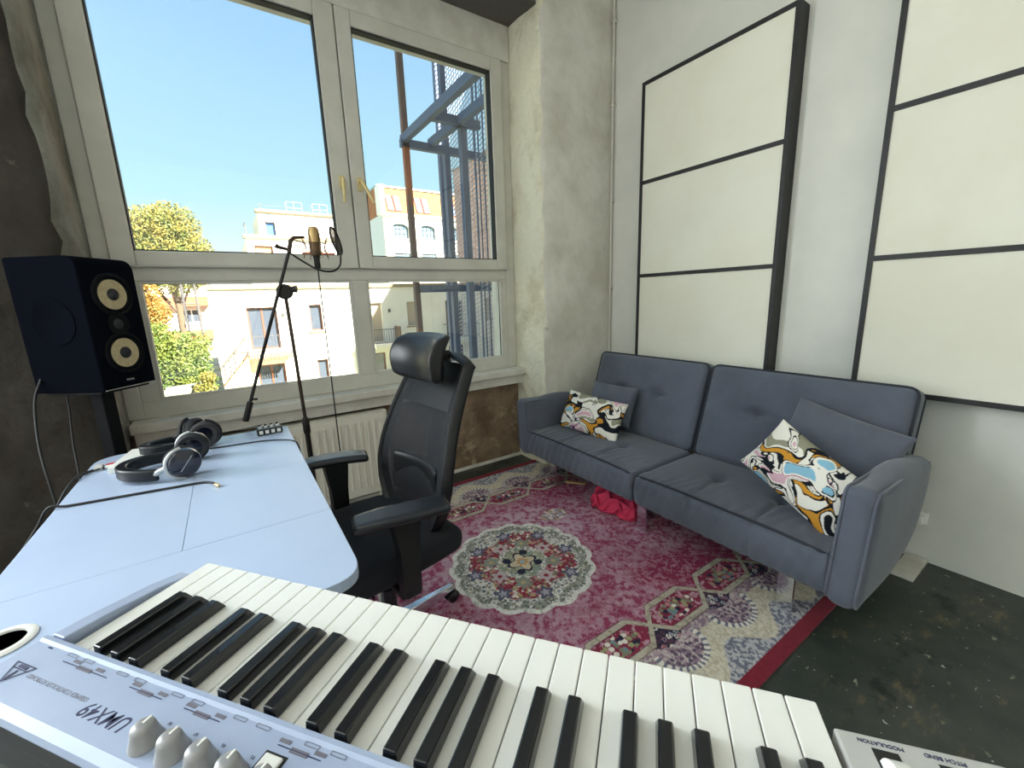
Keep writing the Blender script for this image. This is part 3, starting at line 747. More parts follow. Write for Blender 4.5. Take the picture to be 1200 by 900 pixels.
# ---- planting
bark_m = mat('bark', S(96, 78, 60), .95)
def leaf_mat(n, c, c2):
    M = mat(n, c, .7, col2=c2, nscale=1.4, lo=.42, hi=.6); b = M.node_tree.nodes['Principled BSDF']
    return M
def tree(name, label, base, blobs, n, size, mt, seed, trunk=.16):
    t = thing(name, label, 'tree', base); rnd = np.random.default_rng(seed)
    V = []; 
    wts = np.array([b[3]**2 for b in blobs]); wts /= wts.sum()
    ks = rnd.choice(len(blobs), n, p=wts); bl = np.array(blobs)[ks]
    d = rnd.normal(size=(n, 3)); d /= np.linalg.norm(d, axis=1)[:, None]
    rad = (rnd.random(n)**.45)[:, None]
    c = bl[:, :3]+d*rad*bl[:, 3:4]*np.array([1, 1, .9])
    a = rnd.normal(size=(n, 3)); a /= np.linalg.norm(a, axis=1)[:, None]
    b = np.cross(a, rnd.normal(size=(n, 3))); b /= np.linalg.norm(b, axis=1)[:, None]
    s_ = size*(.6+.8*rnd.random(n))[:, None]
    V = np.stack([c-a*s_, c+b*s_*.5, c+a*s_, c-b*s_*.5], 1).reshape(-1, 3)
    Fs = np.arange(4*n).reshape(-1, 4)
    me = bpy.data.meshes.new('foliage'); me.from_pydata(V.tolist(), [], Fs.tolist())
    o = plain('foliage', me, mt, t); o['kind'] = 'stuff'
    top = max(b_[2] for b_ in blobs)
    mb = MB().tube([(0, 0, 0), (.05, 0, top*.5), (0, .05, top*.9)], [trunk, trunk*.7, trunk*.3], 8)
    for b_ in blobs: mb.tube([(0, 0, top*.45), ((b_[0])*.6, b_[1]*.6, top*.45+(b_[2]-top*.45)*.6), tuple(b_[:3])], [trunk*.4, trunk*.25, trunk*.1], 6)
    mb.build('trunk', bark_m, t, smooth=50)
    return t
gl_m = leaf_mat('green_leaves', S(74, 98, 38), S(112, 122, 50)); yl_m = leaf_mat('yellow_leaves', S(92, 104, 44), S(140, 126, 52))
tree('tall_tree', 'tall broad tree with yellowing leaves rising above the flats', (-2.9, 41, GZ), [(.5, 0, 11.6, 1.9), (-.7, 0, 11.0, 2.2), (1.2, .3, 9.8, 1.7), (-2.4, 0, 9.4, 2.4), (.2, 0, 8.8, 2.6), (-3.9, 0, 11.4, 1.6), (1.6, 0, 8.6, 1.5)], 38000, .095, yl_m, 3, .3)
tree('green_tree', 'leafy green tree filling the courtyard beside the white block', (-1.95, 23.2, GZ), [(0, 0, 3.2, 1.2), (.55, .2, 3.9, .8), (-.6, 0, 4.2, 1.0), (-1.3, 0, 3.2, 1.2), (.3, 0, 2.2, 1.0), (-.5, -.2, 2.0, 1.1)], 22000, .06, gl_m, 5, .14)
tree('orange_tree', 'orange leaved small tree against the red banded flats', (-3.75, 29.5, GZ), [(0, 0, 6.4, 1.05), (.25, 0, 5.3, 1.15), (-.7, 0, 5.8, 1.2)], 12000, .07, leaf_mat('orange_leaves', S(150, 104, 44), S(124, 112, 52)), 9, .14)
tree('yellow_shrub', 'small yellow green shrub at the foot of the white block', (-1.12, 20.9, GZ), [(0, 0, 2.3, .42), (.15, 0, 2.8, .3), (-.2, 0, 1.8, .45), (.2, 0, 1.9, .4)], 5000, .05, leaf_mat('shrub_leaves', S(130, 120, 58), S(112, 112, 48)), 11, .05)
t = thing('garden_shelter', 'small timber shelter with a pale flat roof in the courtyard', 'shelter', (-1.88, 19, GZ))
MB().box(-.6, .42, -.7, .7, 2.55, 2.66).build('roof', stucco2_m, t)
for x in (-.5, .32):
    for y in (-.6, .6): MB().box(x-.06, x+.06, y-.06, y+.06, 0, 2.55).build('post', woodw_m, t)
t = thing('board_fence', 'grey board fence running beside the small shelter', 'fence', (-2.35, 21.52, GZ))
bd = MB().box(-.07, .07, -.015, .015, 0, 2.5).build('board', mat('fence_board', S(120, 120, 116), .8), t); copies(bd, [(.15*k, .045*k, 0) for k in range(1, 9)], t)

# ================================================================== SOFA
sofa_m = mat('slate_fabric', S(93, 98, 111), .9, col2=S(84, 89, 101), nscale=5, bump=(500, .25, .002), sheen=.25, spec=.2)
pip_m = mat('slate_piping', S(46, 50, 58), .9)
sofa = thing('sofa', 'slate grey tufted fabric sofa bed with pillow arms and chrome legs', 'sofa', (2.0, 1.38, 0))
def seat_fn(ny_b, seams):
    # buttons and seams given in local unit coordinates
    def fn(P, U):
        u, v, w = U[:, 0], U[:, 1], U[:, 2]
        topm = np.clip(w, 0, 1)**3
        dz = .018*(1-np.abs(u)**3)*(1-np.abs(v)**4)
        for sv in seams:
            near = np.exp(-((v-sv)/.022)**2); 
            dz -= .012*near*np.clip((-(u)+.25)*4, 0, 1)
        for bu, bv in ny_b:
            d2 = ((u-bu)/.20)**2+((v-bv)/.11)**2
            dz -= .034*np.exp(-d2*2.2) + .010*np.exp(-d2*16)
        wr = .0035*np.sin(v*46+3*np.sin(u*5+v*7))*np.clip(-u+.1, 0, 1)
        P = P.copy(); P[:, 2] += topm*(dz+wr)
        # front face gathers and bulge
        fr = np.clip(-u, 0, 1)**6
        P[:, 0] -= fr*(.012*(1-w**2)+.0025*np.sin(v*52+2*np.sin(w*2)))
        for sv in seams: P[:, 0] += fr*.008*np.exp(-((v-sv)/.014)**2)
        return P
    return fn
for y0, y1, nm in ((1.365, 2.30, 'l'), (.475, 1.350, 'r')):
    hy = (y1-y0)/2
    me = rbox_mesh('seat', (.27, hy, .082), .022, (44, 96, 12), seat_fn([(.02, -.36), (.02, .30)], [-.36, .30]))
    s_ = plain('seat_cushion', me, sofa_m, sofa); s_.location = (1.925-2.0, (y0+y1)/2-1.38, .282)
    zz = .361; yy0, yy1 = -hy+.012, hy-.012
    pts = [(-.258, yy0+(yy1-yy0)*k/24, .076+.013*(1-abs(2*k/24-1)**4)) for k in range(25)]
    MB().tube(pts, .0055, 6).build('piping', pip_m, s_, smooth=50)
    MB().tube([(p_[0]-.002, p_[1], -.074) for p_ in pts], .004, 6).build('piping', pip_m, s_, smooth=50)
def back_fn(btn):
    def fn(P, U):
        u, v, w = U[:, 0], U[:, 1], U[:, 2]
        fr = np.clip(-u, 0, 1)**3
        dx = .020*(1-np.abs(v)**4)*(1-np.abs(w)**4)
        for bv, bw in btn:
            d2 = ((v-bv)/.16)**2+((w-bw)/.15)**2
            dx -= .032*np.exp(-d2*2.0)+.012*np.exp(-d2*16)
            dx -= .006*np.exp(-((w-bw)/.03)**2)*np.exp(-((v-bv)/.30)**2)
        P = P.copy(); P[:, 0] -= fr*dx
        return P
    return fn
for y0, y1 in ((1.365, 2.235), (.445, 1.350)):
    hy = (y1-y0)/2
    me = rbox_mesh('backrest', (.066, hy, .275), .045, (10, 80, 50), back_fn([(-.33, .1), (.33, .1)]))
    b_ = plain('backrest', me, sofa_m, sofa); b_.location = (2.305-2.0, (y0+y1)/2-1.38, .605); b_.rotation_euler = (0, R(17), 0)
    zt = .268; q = []
    loop = rounded_poly([(-hy, -.27), (-hy, .27), (hy, .27), (hy, -.27)], .045, 5)
    MB().tube([(-.048, yy*.992, zz*.992) for yy, zz in loop] , .006, 6).build('piping', pip_m, b_, smooth=50)
    MB().tube([(.050, yy*.992, zz*.992) for yy, zz in loop] , .006, 6).build('piping', pip_m, b_, smooth=50)
def arm_fn(side):
    def fn(P, U):
        u, v, w = U[:, 0], U[:, 1], U[:, 2]
        P = P.copy()
        P[:, 1] += np.sign(v)*np.abs(v)*.020*(1-np.abs(u)**3)*(1-np.abs(w)**3)
        P[:, 2] -= .030*(u+1)/2*np.clip(w, 0, 1); P[:, 2] += .075*np.clip(u, 0, 1)*np.clip(-w, 0, 1)
        P[:, 2] += .010*np.sin(u*4+1)*np.clip(w, 0, 1)
        P[:, 0] -= .03*np.clip(u, 0, 1)*np.clip(-w, 0, 1)
        P[:, 1] += side*.02*w*.5
        return P
    return fn
for yc, zc, hz, side, hx in ((.425, .42, .235, -1, .325), (2.345, .392, .205, 1, .30)):
    me = rbox_mesh('arm', (hx, .05, hz), .042, (40, 10, 34), arm_fn(side))
    a_ = plain('armrest', me, sofa_m, sofa); a_.location = (1.635+hx-2.0, yc-1.38, zc)
    lp = rounded_poly([(-hx+.012, -hz+.01), (-hx+.012, hz-.012), (hx-.02, hz-.045), (hx-.055, -hz+.09)], .04, 6); lp.append(lp[0])
    pts = [(x, side*(.043+.01*(z/hz)), z+(.008*math.sin(x/hx*4+1) if z > 0 else 0)) for x, z in lp]
    MB().tube(pts, .006, 6).build('piping', sofa_m, a_, smooth=50)
    pts = [(x, -side*(.043-.01*(z/hz)), z+(.008*math.sin(x/hx*4+1) if z > 0 else 0)) for x, z in lp]
    MB().tube(pts, .006, 6).build('piping', sofa_m, a_, smooth=50)
for k, (x, y) in enumerate(((1.725, .63), (1.745, 1.36), (1.72, 2.09), (2.28, .63), (2.28, 1.36), (2.28, 2.09))):
    lg = MB().box(-.006, .006, -.03, .03, 0.0115, .20).build('leg', chrome_m, sofa, bevel=.001); lg.location = (x-2.0, y-1.38, 0)
    MB().box(-.014, .014, -.14, .028, .188, .198).build('mounting_bar', chrome_m, lg)
MB().box(-.30, .28, -.86, .86, .196, .202).build('underframe', mat('black_underlay', S(24, 24, 26), .95), sofa)

# ---- cushions
def pillow_me(name, w, h, t, n=(60, 4, 40), colfn=None):
    def fn(P, U):
        u, v, q = U[:, 0], U[:, 1], U[:, 2]
        P = P.copy()
        prof = np.clip(1-np.abs(u)**2.4, 0, 1)**.55*np.clip(1-np.abs(q)**2.4, 0, 1)**.55
        P[:, 1] = np.sign(v)*np.where(np.abs(v) > .99, 1, np.abs(v))*(t/2*prof+.003)
        P[:, 0] = u*w/2*(1-.045*(1-np.abs(q)**2)*0-.05*(1-q**2)*np.abs(u)**6)
        P[:, 2] = q*h/2*(1-.06*(1-u**2)*np.abs(q)**6)
        P[:, 1] += .004*np.sin(u*9+q*4)*prof
        return P
    return rbox_mesh(name, (w/2, t/2, h/2), .001, n, fn, colfn)
def cushion_colors(seed):
    def fn(P, U):
        x = U[:, 0]*1.35+seed*3.1; y = U[:, 2]*.85+seed*1.7
        wx = x+.55*fbm(x*1.3, y*1.3, seed+1, 3)+.10*np.sin(y*9+x*3); wy = y+.55*fbm(x*1.3+7, y*1.3, seed+2, 3)+.08*np.sin(x*8)
        och = col3(206, 146, 52); blk = col3(22, 26, 34); wht = col3(238, 234, 224)
        c = np.ones((len(x), 3))*och
        f1 = fbm(wx*1.15, wy*2.1, seed+11, 2); f2 = fbm(wx*1.5+3, wy*1.6+9, seed+17, 2); f3 = fbm(wx*2.2, wy*2.6+5, seed+23, 2)
        c = put(c, f1 > .535, blk); c = put(c, (f1 > .60), wht); c = put(c, (f1 > .60)*(f3 > .62), col3(150, 148, 128))
        c = put(c, f2 > .60, blk); c = put(c, f2 > .625, wht); c = put(c, (f2 > .665)*(f2 < .68), blk); c = put(c, (f2 > .72), col3(216, 176, 190))
        c = put(c, (f1 < .365), blk); c = put(c, (f1 < .345), wht); c = put(c, (f1 < .30)*(f3 > .5), blk); c = put(c, (f1 < .27), col3(140, 190, 214))
        st_ = (np.sin(wx*26+wy*10) > .35)&(f3 < .36)&(f1 > .365)&(f1 < .535); c = put(c, st_, blk)
        c = put(c, (np.abs(f3-.655) < .018)&(f1 < .535)&(f1 > .365), col3(70, 40, 110) if seed % 2 else blk)
        c = put(c, (f3 > .675)&(f1 < .535)&(f1 > .365)&(f2 < .6), wht)
        return c
    return fn
pat_m = attr_mat('printed_cotton', .85, (400, .1))
def place(ob, center, xdir, normal):
    """local x along xdir, local -y along normal (front), z up"""
    x = Vector(xdir).normalized(); n = Vector(normal); n = (n-x*n.dot(x)).normalized(); y = -n; z = x.cross(y)
    M = Matrix((x, y, z)).transposed().to_4x4(); M.translation = center; ob.matrix_world = M
c1 = plain('patterned_cushion', pillow_me('patterned_cushion', .47, .27, .13, (190, 3, 110), cushion_colors(3)), pat_m)
tag(c1, 'ochre black and white patterned cushion leaning in the corner nearest the pier', 'cushion')
place(c1, (1.962, 1.97, .497), (.16, -.98, -.07), (-.85, -.14, .42))
c2 = plain('patterned_cushion', pillow_me('patterned_cushion', .43, .255, .13, (190, 3, 110), cushion_colors(6)), pat_m)
tag(c2, 'ochre black and white patterned cushion tilted against the open sofa arm', 'cushion')
place(c2, (1.86, .655, .545), (-.10, -.87, -.46), (-.72, .28, .52))
c3 = plain('grey_cushion', pillow_me('grey_cushion', .36, .27, .11), sofa_m); tag(c3, 'plain slate cushion standing behind the patterned one by the pier', 'cushion')
place(c3, (2.105, 1.93, .565), (.12, -.99, -.02), (-.9, -.12, .36))
MB().tube([(-.174+.348*k/12, 0, .129-.007*math.sin(PI*k/12)) for k in range(13)], .004, 6).build('piping', pip_m, c3, smooth=50)
c4 = plain('grey_cushion', pillow_me('grey_cushion', .42, .30, .12), sofa_m); tag(c4, 'plain slate cushion behind the tilted patterned one near the open arm', 'cushion')
place(c4, (2.09, .635, .625), (.02, -.96, -.22), (-.85, .14, .48))
MB().tube([(-.202+.404*k/12, 0, .143-.007*math.sin(PI*k/12)) for k in range(13)], .004, 6).build('piping', pip_m, c4, smooth=50)

# ---- cloth and stick under the sofa
def cloth_fn(P, U):
    P = P.copy(); u, v, w = U[:, 0], U[:, 1], U[:, 2]
    P[:, 2] += .028*np.sin(u*5+v*2)*np.cos(v*6+1)*(w > -.5)+.016*np.sin(v*11+u*7)*(w > -.5); P[:, 2] = np.maximum(P[:, 2], -.047)
    P[:, 0] += .012*np.sin(v*7+w*4); P[:, 1] += .012*np.sin(u*8+w*3); return P
o = plain('crumpled_cloth', rbox_mesh('cloth', (.085, .15, .048), .04, (26, 40, 12), cloth_fn), mat('pink_cloth', S(196, 48, 84), .8, bump=(9, .6, .03))); o.location = (1.80, 1.58, .0585); o.rotation_euler = (0, 0, .2)
tag(o, 'crumpled pink cloth tucked under the middle of the sofa', 'cloth')
o = MB().box(-.07, .07, -.012, .012, 0, .012).build('wooden_stick', mat('pale_wood', S(190, 160, 112), .7), bevel=.002); o.location = (1.86, 2.02, .0115); o.rotation_euler = (0, 0, -.9)
tag(o, 'short pale wooden stick lying on the rug under the sofa', 'stick')

# ================================================================== DESK
desk_m = mat('sky_tinted_laminate', S(182, 198, 224), .30, col2=S(176, 192, 220), nscale=2)  # white top; blue of the reflected sky put into its colour
dk_steel = mat('black_metal', S(18, 19, 22), .7, 0, spec=.15)
desk = thing('desk', 'white laminate desk with rounded corners under the headphones', 'desk', (-.16, 1.48, 0))
ZD = .75; g_ = .00025
X0, X1, Y0, Y1 = -.482, .163, .815, 2.145; YS = 1.157; XS = -.16
def board(poly, r=0): return MB().prism([(x+.16, y-1.48) for x, y in poly], ZD-.026, ZD).build('desktop_board', desk_m, desk, bevel=.0016)
board(rounded_poly([(X0, Y0, .07), (X1, Y0, .07), (X1, YS-g_, 0), (X0, YS-g_, 0)], 0))
board(rounded_poly([(X0, YS+g_, 0), (XS-g_, YS+g_, 0), (XS-g_, Y1, 0), (X0, Y1, .09)], 0))
board(rounded_poly([(XS+g_, YS+g_, 0), (X1, YS+g_, 0), (X1, Y1, .03), (XS+g_, Y1, 0)], 0))
gm = MB(); gm.lathe([(.030, .0), (.042, .0), (.044, .002), (.040, .005), (.031, .005), (.030, 0)], 32, Matrix.Translation((-.395+.16, 1.0-1.48, ZD)), False)
gm.build('grommet', white_m, desk, smooth=40)
MB().lathe([(.0, .001), (.030, .001)], 32, Matrix.Translation((-.395+.16, 1.0-1.48, ZD))).build('grommet_hole', black_m, desk)
for x in (-.40, .06):
    MB().box(x+.16-.03, x+.16+.03, -.05, .05, .02, ZD-.06).build('leg', dk_steel, desk, bevel=.004)
    MB().box(x+.16-.035, x+.16+.035, -.55, .55, ZD-.06, ZD-.027).build('support_rail', dk_steel, desk, bevel=.003)
    MB().box(x+.16-.035, x+.16+.035, -.35, .35, 0.0115, .04).build('foot', dk_steel, desk, bevel=.006)

# ================================================================== KEYBOARD
kb = thing('midi_keyboard', 'silver midi keyboard with white and black keys and four grey knobs', 'keyboard', (-.0648, .6343, .97256), math.atan2(-.791, .612))
sil_m = mat('sky_tinted_silver', S(170, 184, 211), .38, .1, col2=S(163, 177, 205), nscale=9)  # neutral silver body; blue sky reflection mixed into the colour
wkey_m = mat('ivory_key', S(238, 238, 233), .22, coat=.3); bkey_m = mat('black_key', S(16, 17, 22), .25, coat=.4)
PW = .679/29
# body: tray under the keys, rear panel, cheeks, wheel block
MB().box(-.022, .80, -.204, -.010, -.062, -.0245).build('base', black_m, kb, bevel=.004)
MB().box(-.021, .799, -.2055, -.142, -.0243, -.0045).build('rear_panel', black_m, kb, bevel=.001)
prof = [(-.1415, -.004), (-.1415, .007), (-.1445, .012), (-.1485, .0125), (-.151, .0105), (-.200, .0100), (-.2065, .0065), (-.208, .001), (-.2065, -.004)]
mb = MB(); Mx = Matrix(((0,0,1,0), (1,0,0,0), (0,1,0,0), (0,0,0,1)))
mb.prism(prof, -.022, .80, Mx); mb.build('control_panel', sil_m, kb, smooth=25)
MB().prism([(-.1415, -.024), (-.1415, .010), (-.11, .0085), (-.055, .003), (-.020, -.004), (-.014, -.024)], -.022, -.0035, Mx).build('end_cheek', sil_m, kb, bevel=.0015)
MB().prism(rounded_poly([(.6835, -.1413), (.6835, -.019), (.800, -.017, .018), (.800, -.1413)], 0), -.024, -.0005).build('wheel_panel', mat('warm_silver_plastic', S(190, 190, 188), .4, .1), kb, bevel=.002)
MB().box(-.003, .683, -.1412, -.013, -.0238, -.022).build('key_bed', mat('key_slot', S(90, 70, 40), .8), kb)
wk = MB().prism(rounded_poly([(-.01125, -.1400, 0), (.01125, -.1400, 0), (.01125, 0, .002), (-.01125, 0, .002)], 0, 3), -.0195, 0).build('white_key', wkey_m, kb, bevel=.0011, seg=2)
wk.location = (PW*.5, 0, 0); copies(wk, [(PW*(k+.5), 0, 0) for k in range(1, 29)], kb)
bk = MB().add([(-.0069,-.1400,.0005), (.0069,-.1400,.0005), (.0069,-.0535,.0005), (-.0069,-.0535,.0005), (-.0053,-.1400,.0116), (.0053,-.1400,.0116), (.0053,-.0600,.0116), (-.0053,-.0600,.0116)],
              [(0,3,2,1), (4,5,6,7), (0,1,5,4), (1,2,6,5), (2,3,7,6), (3,0,4,7)]).build('black_key', bkey_m, kb, bevel=.0013, seg=2)
# keys run from the top C at x=0 downwards: white order C B A G F E D (C B A G F E D ...)
first = True; bl_ = []
for oc in range(4):
    b0 = 1+7*oc      # index of B
    # black between B|A, A|G, G|F then E|D, D|C
    for j, off in ((1, -.0020), (2, 0), (3, .0020), (5, -.0018), (6, .0018)):
        bl_.append((PW*(b0+j)+off, 0, 0))
bk.location = bl_[0]; copies(bk, bl_[1:], kb)
ink_m = mat('navy_print', S(40, 44, 84), .6); gink_m = mat('grey_print', S(110, 108, 120), .6)
ZP = .01085
def print_text(txt, size, x, y, z=ZP, m_=ink_m, shear=0, name='lettering'):
    me = text_mesh(txt, size, 'CENTER', shear, bold=.008 if size > .01 else 0); o = plain(name, me, m_, kb); o.location = (x, y, z if y > -.16 else .01045-.0102*(-.151-y)); o.rotation_euler = (0, 0, PI); return o
print_text('UMX49', .0165, .139, -.1822, shear=.25)
o = print_text('USB/MIDI CONTROLLER KEYBOARD', .0052, .064, -.1775, m_=gink_m)
# emblem triangle with bar
tri = [(-.008, -.1715), (.020, -.1715), (.006, -.189)]
mb = MB()
for i_ in range(3):
    a_, b_ = tri[i_], tri[(i_+1) % 3]; mb.bar((a_[0], a_[1], ZP), (b_[0], b_[1], ZP), .0008, .0004)
mb.bar((-.0045, -.1762, ZP), (.0165, -.1762, ZP), .0007, .0004); mb.bar((.0, -.1738, ZP), (.012, -.1738, ZP), .0026, .0004); mb.bar((.0062, -.1775, ZP), (.0062, -.187, ZP), .002, .0004)
mb.build('emblem', ink_m, kb)
def plate(x, y, w, h, m_, nm='printed_box'): return MB().box(x-w/2, x+w/2, y-h/2, y+h/2, ZP-.0004, ZP+.0001).build(nm, m_, kb)
def outline(x, y, w, h):
    mb = MB()
    for yy in (y-h/2, y+h/2): mb.bar((x-w/2, yy, ZP), (x+w/2, yy, ZP), .0003, .0003)
    for xx in (x-w/2, x+w/2): mb.bar((xx, y-h/2, ZP), (xx, y+h/2, ZP), .0003, .0003)
    mb.build('printed_outline', gink_m, kb)
for x0, x1, tx in ((.0335, .096, 0), (.1265, .1666, 0), (.193, .232, 0), (.291, .330, 1), (.39, .45, 0), (.50, .56, 0)):
    MB().bar((x0, -.1592, ZP), (x1, -.1592, ZP), .0006, .0003).build('printed_line', ink_m, kb)
    xm = (x0+x1)/2; plate(xm, -.1592, .0155 if x1-x0 < .05 else .019, .0034, gink_m)
    for dx in (-.016, .016): plate(xm+dx, -.1556, .0098, .0026, gink_m)
for k in range(1, 28):
    if k % 3: outline(PW*(k+.5), -.1524, .0125, .0026)
plate(.001, -.153, .006, .0014, ink_m)
knob_m = mat('grey_knob', S(150, 150, 152), .35, .2)
kp = [(.0112, 0), (.0112, .0012), (.0104, .0030), (.0090, .0080), (.0080, .0130), (.0073, .0150), (.0060, .0162), (.0030, .0167), (0, .0168)]
knob = MB().lathe(kp, 28).build('knob', knob_m, kb, smooth=40); knob.location = (.1925, -.1860, .0100)
line = MB().box(-.0010, .0010, .0005, .0068, .0155, .0171).build('pointer', white_m, knob, bevel=.0004)
for k in range(1, 8):
    c = knob.copy(); C.objects.link(c); c.parent = kb; c.location = (.1925+.0283*k, -.1860, .0100); l2 = line.copy(); C.objects.link(l2); l2.parent = c
for k in range(8): print_text('R%d' % (8-k), .0034, .1925+.0283*k+.003, -.1712, m_=ink_m)
MB().box(.288, .304, -.178, -.166, .0098, .0125).build('button', white_m, kb, bevel=.0015)
MB().box(.286, .306, -.180, -.164, .0099, .0104).build('button_frame', black_m, kb)
print_text('MODULATION', .0042, .7105, -.0246, -.0003, ink_m); print_text('PITCH BEND', .0042, .748, -.0242, -.0003, ink_m)
for x in (.7115, .750):
    MB().box(x-.008, x+.008, -.085, -.029, -.0012, -.0002).build('wheel_slot', black_m, kb)
    wh = MB().lathe([(0, -.0065), (.021, -.0065), (.0225, -.005), (.0225, .005), (.021, .0065), (0, .0065)], 36, Matrix.Translation((x, -.057, -.009)) @ Matrix.Rotation(PI/2, 4, 'Y')).build('wheel', white_m, kb, smooth=35)

# stand under the keyboard
t = thing('keyboard_stand', 'black folding cross stand carrying the keyboard', 'stand', (0, 0, 0)); t.location = kb.location; t.location.z = 0; t.rotation_euler = kb.rotation_euler
zt = .97256-.063
for y in (-.185, -.03): MB().box(.06, .70, y-.014, y+.014, zt-.028, zt-.0005).build('support_arm', dk_steel, t, bevel=.003)
MB().bar((.36, -.185, zt-.03), (.36, .16, .05), .03).build('cross_tube', dk_steel, t, bevel=.003)
MB().bar((.40, -.03, zt-.03), (.40, -.36, .05), .03).build('cross_tube', dk_steel, t, bevel=.003)
for y, x in ((.16, .36), (-.36, .40)): MB().box(.14, .62, y-.015, y+.015, 0.0115, .048).build('foot_bar', dk_steel, t, bevel=.003)

# ================================================================== OFFICE CHAIR  (local: faces -x)
ch = thing('office_chair', 'black mesh office chair with headrest and padded arms facing the desk', 'office chair', (.36, 1.42, .0115), R(8))
pl_m = mat('chair_black', S(17, 18, 22), .42); lea_m = mat('black_leather', S(24, 24, 26), .34, bump=(160, .12, .002))
fabk_m = mat('black_seat_fabric', S(20, 22, 30), .9, bump=(400, .2, .002)); msh = mesh_mat('chair_mesh', S(16, 18, 25), .92)
pad_m = mat('arm_pad', S(30, 33, 40), .33)
# seat
def seatf(P, U):
    P = P.copy(); u, v, w = U[:, 0], U[:, 1], U[:, 2]
    P[:, 2] += np.clip(w, 0, 1)*(.012*(1-u**2)*(1-v**2)) - .03*np.clip(-u-.55, 0, 1)**1.5*2
    P[:, 1] *= 1-.10*np.clip(u, 0, 1)**2; return P
s_ = plain('seat', rbox_mesh('seat', (.25, .255, .045), .04, (26, 26, 8), seatf), fabk_m, ch); s_.location = (-.04, 0, .455)
MB().box(-.20, .16, -.17, .17, .375, .412).build('seat_plate', pl_m, ch, bevel=.01)
# backrest outline: half width by height, and the x line of the recline
def back_w(z):
    zz = [.47, .52, .58, .66, .75, .85, .95, 1.055]; ww = [.150, .192, .224, .240, .232, .214, .196, .176]
    return float(np.interp(z, zz, ww))
def back_x(z, f):        # f = |y| / half width, edges come forward
    s = (z-.47)/(1.055-.47)
    return .155+.165*s-.055*math.sin(s*PI)*.9-.05*f*f*(1-.3*s)
nzb = 30; nyb = 16
V = []; Fs = []
for i in range(nzb+1):
    z = .47+(1.055-.47)*i/nzb
    for j in range(nyb+1):
        f = -1+2*j/nyb; V.append((back_x(z, abs(f)), f*back_w(z), z))
for i in range(nzb):
    for j in range(nyb): a = i*(nyb+1)+j; Fs.append((a, a+1, a+nyb+2, a+nyb+1))
MB().add(V, Fs).build('back_mesh', msh, ch, smooth=80)
zs = [.47+(1.055-.47)*i/nzb for i in range(nzb+1)]
loop = [(back_x(z, 1), back_w(z), z) for z in zs]+[(back_x(1.055, abs(f)), f*back_w(1.055), 1.055+.028*(1-f*f)) for f in [1-2*k/10 for k in range(11)]]+[(back_x(z, 1), -back_w(z), z) for z in zs[::-1]]+[(back_x(.47, abs(f)), f*back_w(.47), .47) for f in [-1+2*k/10 for k in range(11)]]
def flat_tube(mb, pts, rx, ry, n=8):
    """tube flattened along y, deeper along x"""
    rings = []
    k = len(pts)
    for i, p in enumerate(pts):
        a = Vector(pts[i-1 if i else 0]); b = Vector(pts[min(i+1, k-1)]); d = (b-a).normalized()
        xx = Vector((1, 0, 0)); xx = (xx-d*xx.dot(d)).normalized(); yy = d.cross(xx)
        rings.append([Vector(p)+xx*(rx*math.cos(2*PI*j/n)+rx*.6)+yy*ry*math.sin(2*PI*j/n) for j in range(n)])
    mb.add([v for q in rings for v in q], [(i*n+j, i*n+(j+1) % n, (i+1)*n+(j+1) % n, (i+1)*n+j) for i in range(k-1) for j in range(n)])
    return mb
flat_tube(MB(), loop, .024, .013).build('back_frame', pl_m, ch, smooth=60)
MB().add([(back_x(z, .9)+.012, s*back_w(z)*.93, z) for z in (.90, .955, 1.01, 1.06) for s in (-1, -.5, 0, .5, 1)],
         [(i*5+j, i*5+j+1, (i+1)*5+j+1, (i+1)*5+j) for i in range(3) for j in range(4)]).build('back_top_bridge', pl_m, ch, smooth=60)
# lumbar support and spine behind
o = plain('lumbar_support', rbox_mesh('lumbar', (.018, .16, .085), .016, (6, 24, 14), lambda P, U: P+np.stack([-.03*U[:, 1]**2, 0*U[:, 0], 0*U[:, 0]], 1)), pl_m, ch); o.location = (.185, 0, .62)
MB().tube([(.02, 0, .40), (.15, 0, .40), (.215, 0, .47), (.235, 0, .62), (.245, 0, .78), (.30, 0, .93), (.33, 0, 1.04)], [.035, .04, .045, .036, .026, .024, .022], 12).build('spine', pl_m, ch, smooth=60)
# headrest
def headf(P, U):
    P = P.copy(); u, v, w = U[:, 0], U[:, 1], U[:, 2]
    P[:, 0] += -.038*v**2*1.0+.018*(1-w**2)*0-.022*(1-w**2)*(u < 0)+.030*np.clip(w, 0, 1)**2; P[:, 2] *= 1-.10*v**2; return P
h_ = plain('headrest', rbox_mesh('head', (.022, .150, .092), .021, (8, 34, 24), headf), lea_m, ch); h_.location = (.236, 0, 1.083); h_.rotation_euler = (0, R(6), 0)
MB().tube([(.245, 0, 1.07), (.30, 0, 1.085), (.325, 0, 1.06), (.33, 0, .99)], .017, 10).build('headrest_bracket', pl_m, ch, smooth=60)
MB().lathe([(.0, -.04), (.016, -.04), (.016, .04), (0, .04)], 16, Matrix.Translation((.305, 0, 1.088)) @ Matrix.Rotation(PI/2, 4, 'X')).build('headrest_pivot', pl_m, ch, smooth=40)
